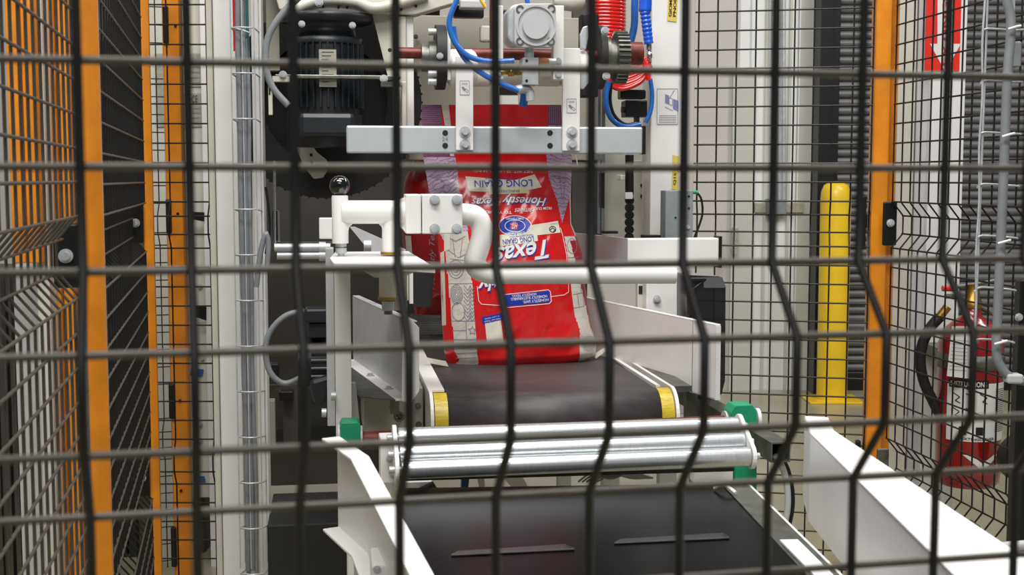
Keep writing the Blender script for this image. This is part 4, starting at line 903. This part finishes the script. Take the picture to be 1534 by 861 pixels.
for k, u in enumerate((ul-.03, ur+.03)): t.add('leg', MB().box(UV(u, vf+.6, (zb-.13)/2), e8, n8, .02, .02, (zb-.13)/2), WHITE)
t.done()
t = Thing('roller_conveyor', 'row of dull steel rollers behind the belt under the second bag', 'conveyor')
t.add('roller', MB().cyl(UV(ul-.02, vf+.96, zb-.022), UV(ur+.05, vf+.96, zb-.022), .021, n=16), DKSTEEL, copies=[n8*.055*i for i in range(1, 15)])
for u in (ul-.03, ur+.06): t.add('side_rail', MB().box(UV(u, vf+1.35, zb-.04), e8, n8, .004, .43, .04), CREAM)
t.add('leg', MB().box(UV(ul-.03, vf+1.4, (zb-.08)/2), e8, n8, .02, .02, (zb-.08)/2), CREAM, copies=[e8*(ur-ul+.09)]); t.done()
# upper guides
def guide(T, pn, pf, ztop_n, hgt, lip_t, m, endflange=None):
    a, b = V(pn), V(pf); d = (b-a).normalized(); s_ = V((d.y, -d.x, 0))
    T.add('web', MB().prism([a-ZUP*hgt, b-ZUP*hgt, b, a], s_*.003), m)
    T.add('top_lip', MB().prism([a, b, b+s_*lip_t, a+s_*lip_t], ZUP*.003), m, bevel=.001); return a, b, d, s_
t = Thing('side_guide', 'tall white guide plate on the right of the upper belt', 'guide')
a = M(2.47).pt(1072, 488); b = M(3.12).pt(868, 434); b.z = a.z
b_ = V((b.x, b.y, a.z)); guide(t, a, b_, 0, .150, .012, WHITE)
d = (b_-a).normalized(); s_ = V((d.y, -d.x, 0)); t.add('end_flange', MB().prism([a, a-d*.004, a-d*.004-ZUP*.15, a-ZUP*.15], s_*.010), WHITE); t.add('foot_lip', MB().prism([a-ZUP*.15, b_-ZUP*.15, b_-ZUP*.15+s_*.014, a-ZUP*.15+s_*.014], ZUP*.003), WHITE)
c_ = a + d*.09; t.add('stiffener', MB().prism([c_-ZUP*.15, c_, c_+d*.004, c_+d*.004-ZUP*.15], s_*.012), WHITE)
for q in (.15, .45): c_ = a+d*q+s_*.03; t.add('stand', MB().box(V((c_.x, c_.y, zb-.06)), e8, n8, .012, .012, .10), DKSTEEL)
t.done()
t = Thing('side_guide', 'shade-greyed white guide plate on the left of the upper belt', 'guide')
a = M(2.44).pt(613, 483); b = M(3.0).pt(528, 426); b_ = V((b.x, b.y, a.z))
a0, b0_, d, s_ = guide(t, a, b_, 0, .150, .016, GREYP)  # web and lip coloured grey to hold the shadow on this plate
EF = M(2.42); t.add('end_flange', POLY([(603, 484), (616, 478), (628, 491), (628, 586), (614, 606), (602, 600)], EF, .004), WHITE, bevel=.001)
bt = a - ZUP*.15; t.add('foot_lip', MB().prism([bt, b_-ZUP*.15, b_-ZUP*.15-s_*.028, bt-s_*.028], ZUP*.003), WHITE)
for q in (.12, .3): c_ = a-ZUP*.147+d*q-s_*.014; t.add('bolt', MB().cyl(c_, c_+ZUP*.002, .009, n=14).cyl(c_, c_+ZUP*.006, .006, n=6), ZINC)
t.add('drip_plate', MB().prism([bt-s_*.028, b_-ZUP*.15-s_*.028, b_-ZUP*.15-s_*.085, bt+d*.06-s_*.085], ZUP*.002), DKSTEEL, label='dull grey drip plate'); t.add('bracket', R(585, 590, 598, 620, M(2.5), .03), DKSTEEL); t.done()
# right beam, panel, smoky box
t = Thing('square_beam', 'white square beam with a black end cap right of the bag', 'beam')
Q = M(2.90); t.add('tube', R(940, 357, 1077, 399, Q, .04), WHITE, bevel=.003); t.add('end_cap', R(1077, 354, 1081.5, 401, Q.sh(-.001), .042), BLACK, label='black end cap')
a = Q.pt(940, 357); b = Q.pt(940, 399); c_ = M(3.25).pt(850, 350); t.add('shaded_rear_arm', MB().prism([a, b, V((c_.x, c_.y, b.z)), V((c_.x, c_.y, a.z))], n8*.04), GREYP); t.done()  # rear arm in grey: the beam's shade and reflection put into its colour
t = Thing('housing_panel', 'white sheet housing below the square beam with one bolt', 'panel')
t.add('cover', R(968, 400, 1030, 560, M(2.82), .05), WHITE, bevel=.003); BOLT(t, 984, 448, M(2.818), 6)
t.add('slotted_edge', R(955, 400, 967, 500, M(2.86), .02), CREAM); t.add('slot', R(957, 428, 963, 440, M(2.858), .003), INK); t.add('stand', MB().box(V((M(2.86).pt(1000, 560).x, M(2.86).pt(1000, 560).y, .38)), e8, n8, .02, .015, .38), WHITE); t.done()
t = Thing('sensor_guard', 'smoky dark plastic box right of the white bumper tube', 'guard')
SG = M(2.62); t.add('shell', POLY([(1030, 412), (1080, 414), (1088, 430), (1087, 570), (1082, 592), (1030, 592)], SG, .09), SMOKE, bevel=.004)
t.add('clip', POLY([(1054, 415), (1082, 415), (1088, 431), (1054, 431)], SG.sh(-.004), .003), STEEL, label='shiny metal clip'); t.add('clip_bar', CU(1030, 1056, 418, SG, .004, -.006), BLACK); t.add('strut', MB().tube([SG.pt(1034, 436, -.003), SG.pt(1054, 420, -.003)], .003, 6), BLACK); t.add('stand', MB().box(SG.pt(1058, 592, .05)-ZUP*.02, e8, n8, .012, .012, .03), BLACK); t.done()
# ================================================================== PIVOT ARM
AP = M(2.36)
t = Thing('swing_bumper', 'white cast arm with clamp block and long bent bumper tube', 'arm')
ks = AP.m(600, 320)
t.add('left_sleeve', MB().lathe(AP.pt(510, 365, .02), (0, 0, 1), [(0, 12.3*ks), (70*ks, 12.3*ks), (71.5*ks, 11.5*ks)], 28), WHITE)
t.add('body', MB().tube([AP.pt(512, 318, .02), AP.pt(520, 318, .02), AP.pt(608, 318, .02)], .0215, 28), WHITE)
def arch(): return POLY([(512, 326), (588, 326), (588, 350), (574, 350), (572, 340), (566, 334), (530, 334), (523, 340), (521, 352), (512, 352)], AP.sh(.012), .016)
t.add('web', arch(), WHITE, bevel=.002)
t.add('leg', MB().lathe(AP.pt(586, 378, .02), (0, 0, 1), [(0, 13*ks), (55*ks, 13*ks), (62*ks, 12*ks)], 28), WHITE)
t.add('rib', POLY([(596, 300), (610, 294), (610, 350), (600, 340)], AP.sh(.01), .02), WHITE)
t.add('clamp_half', R(608, 291, 631, 350, AP.sh(-.015), .07), WHITE, bevel=.002); cb = t.add('clamp_half', R(632.5, 291, 693, 350, AP.sh(-.015), .07), WHITE, bevel=.002)
for x, y in ((651, 300), (684, 300), (651, 343), (684, 343)): BOLT(t, x, y, AP.sh(-.015), 8)
pth = [(680, 322, .03), (700, 322, .03), (716, 326, .03), (724, 340, .03), (724, 358, .03), (718, 378, .03), (714, 392, .03), (720, 405, .03), (738, 412, .03), (770, 413, .03), (850, 413, .03), (1000, 413, .03), (1016, 413, .03)]
sp = smooth([AP.pt(x, y, o) for x, y, o in pth], 8); N_ = len(sp); rad = [.0205 if i < N_*.55 else .0205-.0028*min(1, (i/N_-.55)/.2) for i in range(N_)]
rad[-4:] = [.0175, .0170, .0150, .009]
t.add('bumper_tube', MB().tube(sp, rad, 24), WHITE); t.done()
t = Thing('ball_knob', 'glossy black ball knob on top of the white arm', 'knob')
kp = AP.pt(509, 278, .02); t.add('ball', MB().sphere(kp, 15.2*ks, 36), GLOSSBLK); t.add('collar', MB().cyl(AP.pt(509, 296, .02), AP.pt(509, 290, .02), 8*ks, n=20), BLACK); t.done()
t = Thing('support_bracket', 'white horizontal plate with bolts carrying the pivot arm', 'bracket')
hp_ = EYE-AP.pt(590, 384, .02).z; q_ = [HZ(hp_, *p) for p in ((494, 386), (502, 377), (612, 376), (652, 400), (560, 395), (500, 394))]
t.add('plate', MB().prism(q_, (0, 0, -.010)), WHITE, bevel=.001)
t.add('stud', MB().cyl(AP.pt(511, 392, .02), AP.pt(511, 365, .02), .006, n=12), ZINC); t.add('nut', MB().cyl(AP.pt(511, 380, .02), AP.pt(511, 372, .02), .011, n=6), ZINC, copies=[V((0, 0, .012))])
t.add('washer', MB().cyl(AP.pt(586, 382, .02), AP.pt(586, 378, .02), .019, n=24), BRASS, label='brass washer')
t.add('bearing_sleeve', MB().cyl(AP.pt(582, 393, .04), AP.pt(582, 450, .04), .016, n=24), CREAM); t.add('washer', MB().cyl(AP.pt(582, 452, .04), AP.pt(582, 448, .04), .018, n=24), BRASS, label='brass washer')
t.add('nut', MB().cyl(AP.pt(583, 454, .04), AP.pt(583, 468, .04), .013, n=6), ZINC); t.add('stud', MB().cyl(AP.pt(583, 454, .04), AP.pt(583, 474, .04), .008, n=12), DKSTEEL)
t.add('gusset', POLY([(525, 396), (640, 400), (600, 416), (562, 416)], M(2.44), .006), CREAM)
t.add('back_plate', R(592, 400, 610, 465, M(2.5), .01), CREAM); t.add('tab', R(478, 326, 500, 358, M(2.52), .01), WHITE, bevel=.002)
t.add('angle_strut', POLY([(524, 340), (532, 340), (608, 374), (608, 384), (560, 384)], M(2.7), .02), GREYP)
t.add('nut', CU(545, 556, 368, M(2.62), .013, n=6), ZINC); t.done()
t = Thing('post', 'pair of white upright posts under the pivot arm bracket', 'post')
t.add('channel', R(489, 372, 501, 638, M(2.46), .05), GREYP, bevel=.001); t.add('channel', R(502, 392, 526, 664, M(2.44), .05), WHITE, bevel=.001); t.add('leg', R(520, 660, 530, 1000, M(2.47), .02), WHITE); t.add('foot_wedge', POLY([(527, 575), (533, 575), (541, 655), (527, 655)], M(2.5), .03), GREYP)
for x, y in ((500, 593), (486, 618)): t.add('bolt', MB().cyl(M(2.43).pt(x-4, y), M(2.43).pt(x+3, y), .009, n=6), ZINC)
t.done()
for lb, y, r, x0 in (('upper threaded steel rod pointing left from the bracket', 371, .0085, 411), ('lower threaded steel rod pointing left from the bracket', 383, .0078, 415)):
    t = Thing('threaded_rod', lb, 'rod'); TRP = M(2.48); L_ = (TRP.pt(496, y)-TRP.pt(x0, y)).length; pf = []
    nn = 44
    for i in range(nn): pf += [(L_*i/nn, r*.88), (L_*(i+.5)/nn, r)]
    t.add('rod', MB().lathe(TRP.pt(x0, y), TRP.e, pf, 14), ZINC); t.add('nut', CU(478, 488, y, TRP, r*1.5, n=6), ZINC); t.done()
t = Thing('cross_flat', 'flat grey strip lying above the threaded rods', 'strip'); t.add('strip', R(414, 362, 500, 365, M(2.55), .01), DKSTEEL); t.done()
# ================================================================== TRANSFER ROLLERS
def RP(v, y, x, rot=9.5): return M(v, rot).pt(x, y)
t = Thing('transfer_rollers', 'three chrome rollers between white end plates joining the belts', 'rollers')
rl = []
for v_, y, x0, x1 in ((2.20, 650, 597, 1103), (2.165, 675, 599, 1112), (2.13, 698, 601, 1121)):
    pl = M(v_, 9.5); a = pl.pt(x0, y+5); b = a + pl.e*(pl.pt(x1, y)-a).dot(pl.e); rl.append((a, b)); t.add('roller', MB().cyl(a, b, .0168, n=36), CHROME, bevel=.001)
    t.add('axle', MB().cyl(a-pl.e*.02, b+pl.e*.02, .006, n=10), ZINC)
pe = M(2.2, 9.5).e
def capsule(p, q, r, off, th):
    p, q = p+off, q+off; d = (q-p).normalized(); s_ = pe.cross(d).normalized(); pts = []
    for i in range(13): a_ = math.pi*i/12; pts.append(q + (s_*math.cos(a_)+d*math.sin(a_))*r)
    for i in range(13): a_ = math.pi*i/12; pts.append(p + (-s_*math.cos(a_)-d*math.sin(a_))*r)
    return MB().prism(pts, pe*th)
t.add('end_plate', capsule(rl[0][1], rl[2][1], .022, pe*.002, .007), WHITE, bevel=.001); t.add('end_plate', capsule(rl[0][0], rl[2][0], .022, -pe*.011, .007), WHITE, bevel=.001)
pl = M(2.25, 9.5); t.add('side_box', R(570, 656, 592, 724, M(2.24, 9.5), .05), WHITE, bevel=.002); t.add('frame_rail', POLY([(592, 714), (1100, 700), (1100, 706), (592, 721)], M(2.23, 9.5), .02), BLACK, bevel=.001)
t.add('frame_rail', R(1040, 704, 1098, 722, M(2.28, 9.5), .03), WHITE, bevel=.001)
for x, y in ((584, 686), (588, 708)): BOLT(t, x, y, M(2.235, 9.5), 6)
t.add('foot_plate', R(592, 722, 648, 734, M(2.26, 9.5), .03), WHITE, bevel=.001)
t.add('hook', POLY([(630, 734), (650, 724), (656, 733)], M(2.24, 9.5), .02), BLACK)
t.add('bolt', CU(1127, 1132, 688, M(2.12, 9.5), .008, n=8), ZINC); t.done()
# pivot shaft and green blocks
t = Thing('pivot_shaft', 'red-brown shaft joining the two green bearing blocks', 'shaft'); t.add('shaft', MB().cyl(M(2.36).pt(536, 657), M(2.36).pt(1100, 631), .013, n=16), RUST); t.add('collar', MB().cyl(M(2.36).pt(1084, 632), M(2.36).pt(1092, 632), .022, n=20), GREYP); t.done()
t = Thing('bearing_block', 'green plastic bearing block at the right of the rollers', 'block')
t.add('block', POLY([(1101, 607), (1127, 606), (1134, 616), (1134, 756), (1103, 756), (1101, 690), (1094, 618)], M(2.33), .045), GREEN, bevel=.002); t.add('washer', CU(1134, 1139, 628, M(2.35), .02, .01), WHITE); t.add('stand', R(1106, 756, 1130, 1140, M(2.34), .03), GREEN); t.done()
t = Thing('bearing_block', 'green plastic bearing block at the foot of the left posts', 'block')
t.add('block', POLY([(512, 633), (536, 632), (540, 638), (540, 672), (511, 672), (509, 640)], M(2.33), .05), GREEN, bevel=.002); t.add('washer', CU(506, 509, 655, M(2.34), .022, .01), GREYP); t.add('washer', CU(540, 543, 655, M(2.34), .02, .01), GREYP); t.add('stand', R(522, 672, 530, 1000, M(2.39), .02), WHITE); t.done()
# square tubes along the machine
t = Thing('square_tube', 'open-ended dark steel square tube right of the green block', 'tube')
SQ = M(2.18); q = SQ.rect(1155, 663, 1184, 692); cnt = (q[0]+q[2])/2; hw = (q[1]-q[0]).length/2; th = .003; TT = MB()
back = n8*.75 - e8*0
def sq(k): return [cnt - e8*hw*k - ZUP*hw*k, cnt + e8*hw*k - ZUP*hw*k, cnt + e8*hw*k + ZUP*hw*k, cnt - e8*hw*k + ZUP*hw*k]
o_, i_ = sq(1), sq(.86); vs = o_ + i_ + [p+back for p in o_] + [p+back for p in i_]
TT.add(vs, [[k, (k+1) % 4, 4+(k+1) % 4, 4+k] for k in range(4)] + [[8+k, 8+(k+1) % 4, (k+1) % 4, k][::1] for k in range(4)] + [[4+k, 4+(k+1) % 4, 12+(k+1) % 4, 12+k] for k in range(4)])
t.add('tube', TT, DKSTEEL); t.add('leg', MB().box(V((cnt.x, cnt.y, 0))+n8*.5+ZUP*((cnt.z-hw)/2), e8, n8, .02, .02, (cnt.z-hw)/2), DKSTEEL); t.done()
cable('cable', 'white cable dropping from the open square tube', [M(2.2).pt(*p) for p in ((1160, 682), (1172, 700), (1179, 728), (1180, 760), (1174, 792), (1168, 830))], .006, GREYP)
cable('cable', 'black cable beside the white one below the square tube', [M(2.22).pt(*p) for p in ((1164, 680), (1178, 698), (1186, 728), (1187, 760), (1180, 795), (1172, 830))], .0045, BLACK)
# under machine bits
t = Thing('under_frame', 'pale crossed beams under the transfer rollers', 'frame')
U = M(3.3); t.add('brace', POLY([(712, 700), (724, 700), (728, 745), (722, 745)], U, .03), CREAM); t.add('brace', POLY([(740, 700), (775, 700), (800, 745), (780, 745)], U.sh(.05), .03), WHITE); t.add('beam', R(640, 690, 1100, 706, M(3.0), .03), CREAM); t.done()
one('blue_post', 'blue steel post glimpsed under the rollers', 'post', POLY([(693, 700), (705, 700), (698, 760), (690, 760)], M(3.6), .03), mat('royal_blue_paint', (20, 60, 110), .4))
for i in range(5):
    cable('cable', 'thin grey wires tangled under the rollers', [M(2.7+.01*i).pt(*p) for p in ((866+i*6, 722), (885+i*4, 710+i*2), (915, 717-i*2), (945, 708+i*2), (978-i*3, 716))], .0022, GREYC, group='tangled wires under the rollers')
# ================================================================== LOWER CONVEYOR AND GUIDES
H2 = .515; z2 = EYE-H2
e_, n_v = e8, n8
t = Thing('belt_conveyor', 'lower black belt conveyor nearest the viewer', 'conveyor')
rA = HZ(H2, 1085, 730); rB = HZ(H2, 1150, 800)
dd = (rA-rB); dd = V((dd.x, dd.y, 0)).normalized(); ss = V((dd.y, -dd.x, 0))
FA = rA + dd*.03; NA = rA - dd*1.0; wdt = .54
t.add('belt', MB().prism([NA, FA, FA-ss*wdt, NA-ss*wdt], (0, 0, -.006)), BELT2, bevel=.002)
t.add('belt_roller', MB().cyl(FA-ZUP*.032, FA-ss*wdt-ZUP*.032, .027, n=28), BELT2)
sf = MB().prism([NA+ss*.002, FA+ss*.002, FA+ss*.045, NA+ss*.045], (0, 0, -.004)); t.add('side_rail', sf, DKSTEEL, label='grey steel side rail'); t.add('side_web', MB().prism([NA+ss*.045, FA+ss*.045, FA+ss*.045-ZUP*.1, NA+ss*.045-ZUP*.1], ss*.004), WHITE)
q1 = HZ(H2, 1168, 812); t.add('white_rail', MB().prism([NA+ss*.012+ZUP*.004, q1+ss*.0+ZUP*.004, q1+ss*.026+ZUP*.004, NA+ss*.034+ZUP*.004], (0, 0, -.003)), WHITE)
t.add('end_bracket', MB().tube(smooth([HZ(H2-.004, 1070, 731), HZ(H2-.012, 1086, 727), HZ(H2-.006, 1102, 738)]), .003, 8), WHITE)
def strip(q, h, m, name):
    t.add(name, MB().prism([HZ(H2-h, *p) for p in q], (0, 0, .0012)), m)
GREYB = mat('worn_belt_edge', (58, 57, 56), .5, var=.3, scale=30)
for q in ([(676, 831), (686, 826), (846, 816), (860, 822)], [(920, 813), (930, 808), (1082, 799), (1092, 805)]):
    strip(q, .0, BLACK, 'slot')
    for a, b in ((q[0], q[3]), (q[3], q[2])): strip([(a[0], a[1]), (b[0], b[1]), (b[0]+1, b[1]+1.6), (a[0]+1, a[1]+1.6)], .0008, GREYB, 'slot_edge')
t.add('frame_leg', MB().box(V((FA-ss*.05-dd*.25).to_tuple()[:2]+(z2/2-.06,)), ss, dd, .02, .02, z2/2-.06), WHITE, copies=[-ss*.5]); t.done()
H3 = .395
t = Thing('side_guide', 'white channel guide with a flared end at lower left', 'guide')
p_ = [HZ(H3, *q) for q in ((482, 660), (509, 657), (553, 687), (650, 865), (755, 1055), (716, 1055), (613, 865), (525, 690))]
t.add('top_flange', MB().prism(p_, (0, 0, .004)), WHITE, bevel=.001)
A_, B_, C_ = p_[1]-V((.004, 0, 0)), p_[2]-V((.004, 0, 0)), p_[4]-V((.004, 0, 0))
for a, b in ((A_, B_), (B_, C_)): 
    dn = (b-a).normalized(); sn = V((-dn.y, dn.x, 0)); t.add('web', MB().prism([a-ZUP*.137, b-ZUP*.137, b, a], sn*.003), WHITE)
lo_ = [HZ(H3+.112, *q) for q in ((480, 798), (506, 793), (560, 790), (588, 852), (640, 1000), (560, 1000), (530, 861), (508, 820))]
lo_ = [V((q.x, q.y, EYE-H3-.140)) for q in p_]
t.add('bottom_flange', MB().prism(lo_, (0, 0, .004)), WHITE, bevel=.001)
st = V((HZ(H3+.11, 590, 850).x, HZ(H3+.11, 590, 850).y, 0)); t.add('mount', MB().box(st+ZUP*(EYE-H3-.115), e8, n8, .03, .04, .022), WHITE, bevel=.004)
BOLT(t, 565, 853, VP(st.y-.05, 0), 6); t.add('stand', MB().box(st+ZUP*(EYE-H3-.16)/2, e8, n8, .015, .015, (EYE-H3-.16)/2), WHITE); t.done()
t = Thing('side_guide', 'wide white channel guide with a bent end at lower right', 'guide')
# top flange: inner (left) edge and outer edge
q = [HZ(H3, *s_) for s_ in ((1205, 626), (1241, 628), (1250, 648), (1534, 838), (1900, 1080), (1660, 1080), (1430, 866), (1214, 652))]
t.add('top_flange', MB().prism(q, (0, 0, .004)), WHITE, bevel=.002)
IN = [q[0], q[7], q[5]]
for a, b in zip(IN, IN[1:]):
    dn = (b-a).normalized(); sn = V((-dn.y, dn.x, 0)); t.add('web', MB().prism([a-ZUP*.135, b-ZUP*.135, b, a], sn*.003), WHITE)
sp_ = (q[7]+q[5])/2; t.add('stand', MB().box(V((sp_.x+.03, sp_.y, (EYE-H3-.13)/2)), e8, n8, .015, .015, (EYE-H3-.13)/2), WHITE); t.done()
t = Thing('floor_stub', 'black rubber capped white stub beside the lower right guide', 'stub')
FF = VP(2.35, 0); t.add('cap', R(1440, 788, 1470, 803, FF, .05), RUBBER, bevel=.003); t.add('stub', R(1443, 803, 1468, 1000, FF.sh(.005), .04), WHITE); t.done()
one('steel_rod', 'horizontal bright steel rod at the lower right picture edge', 'rod', MB().cyl(VP(2.3, 0).pt(1480, 820), VP(2.3, 0).pt(1580, 813), .009, n=14), ZINC)
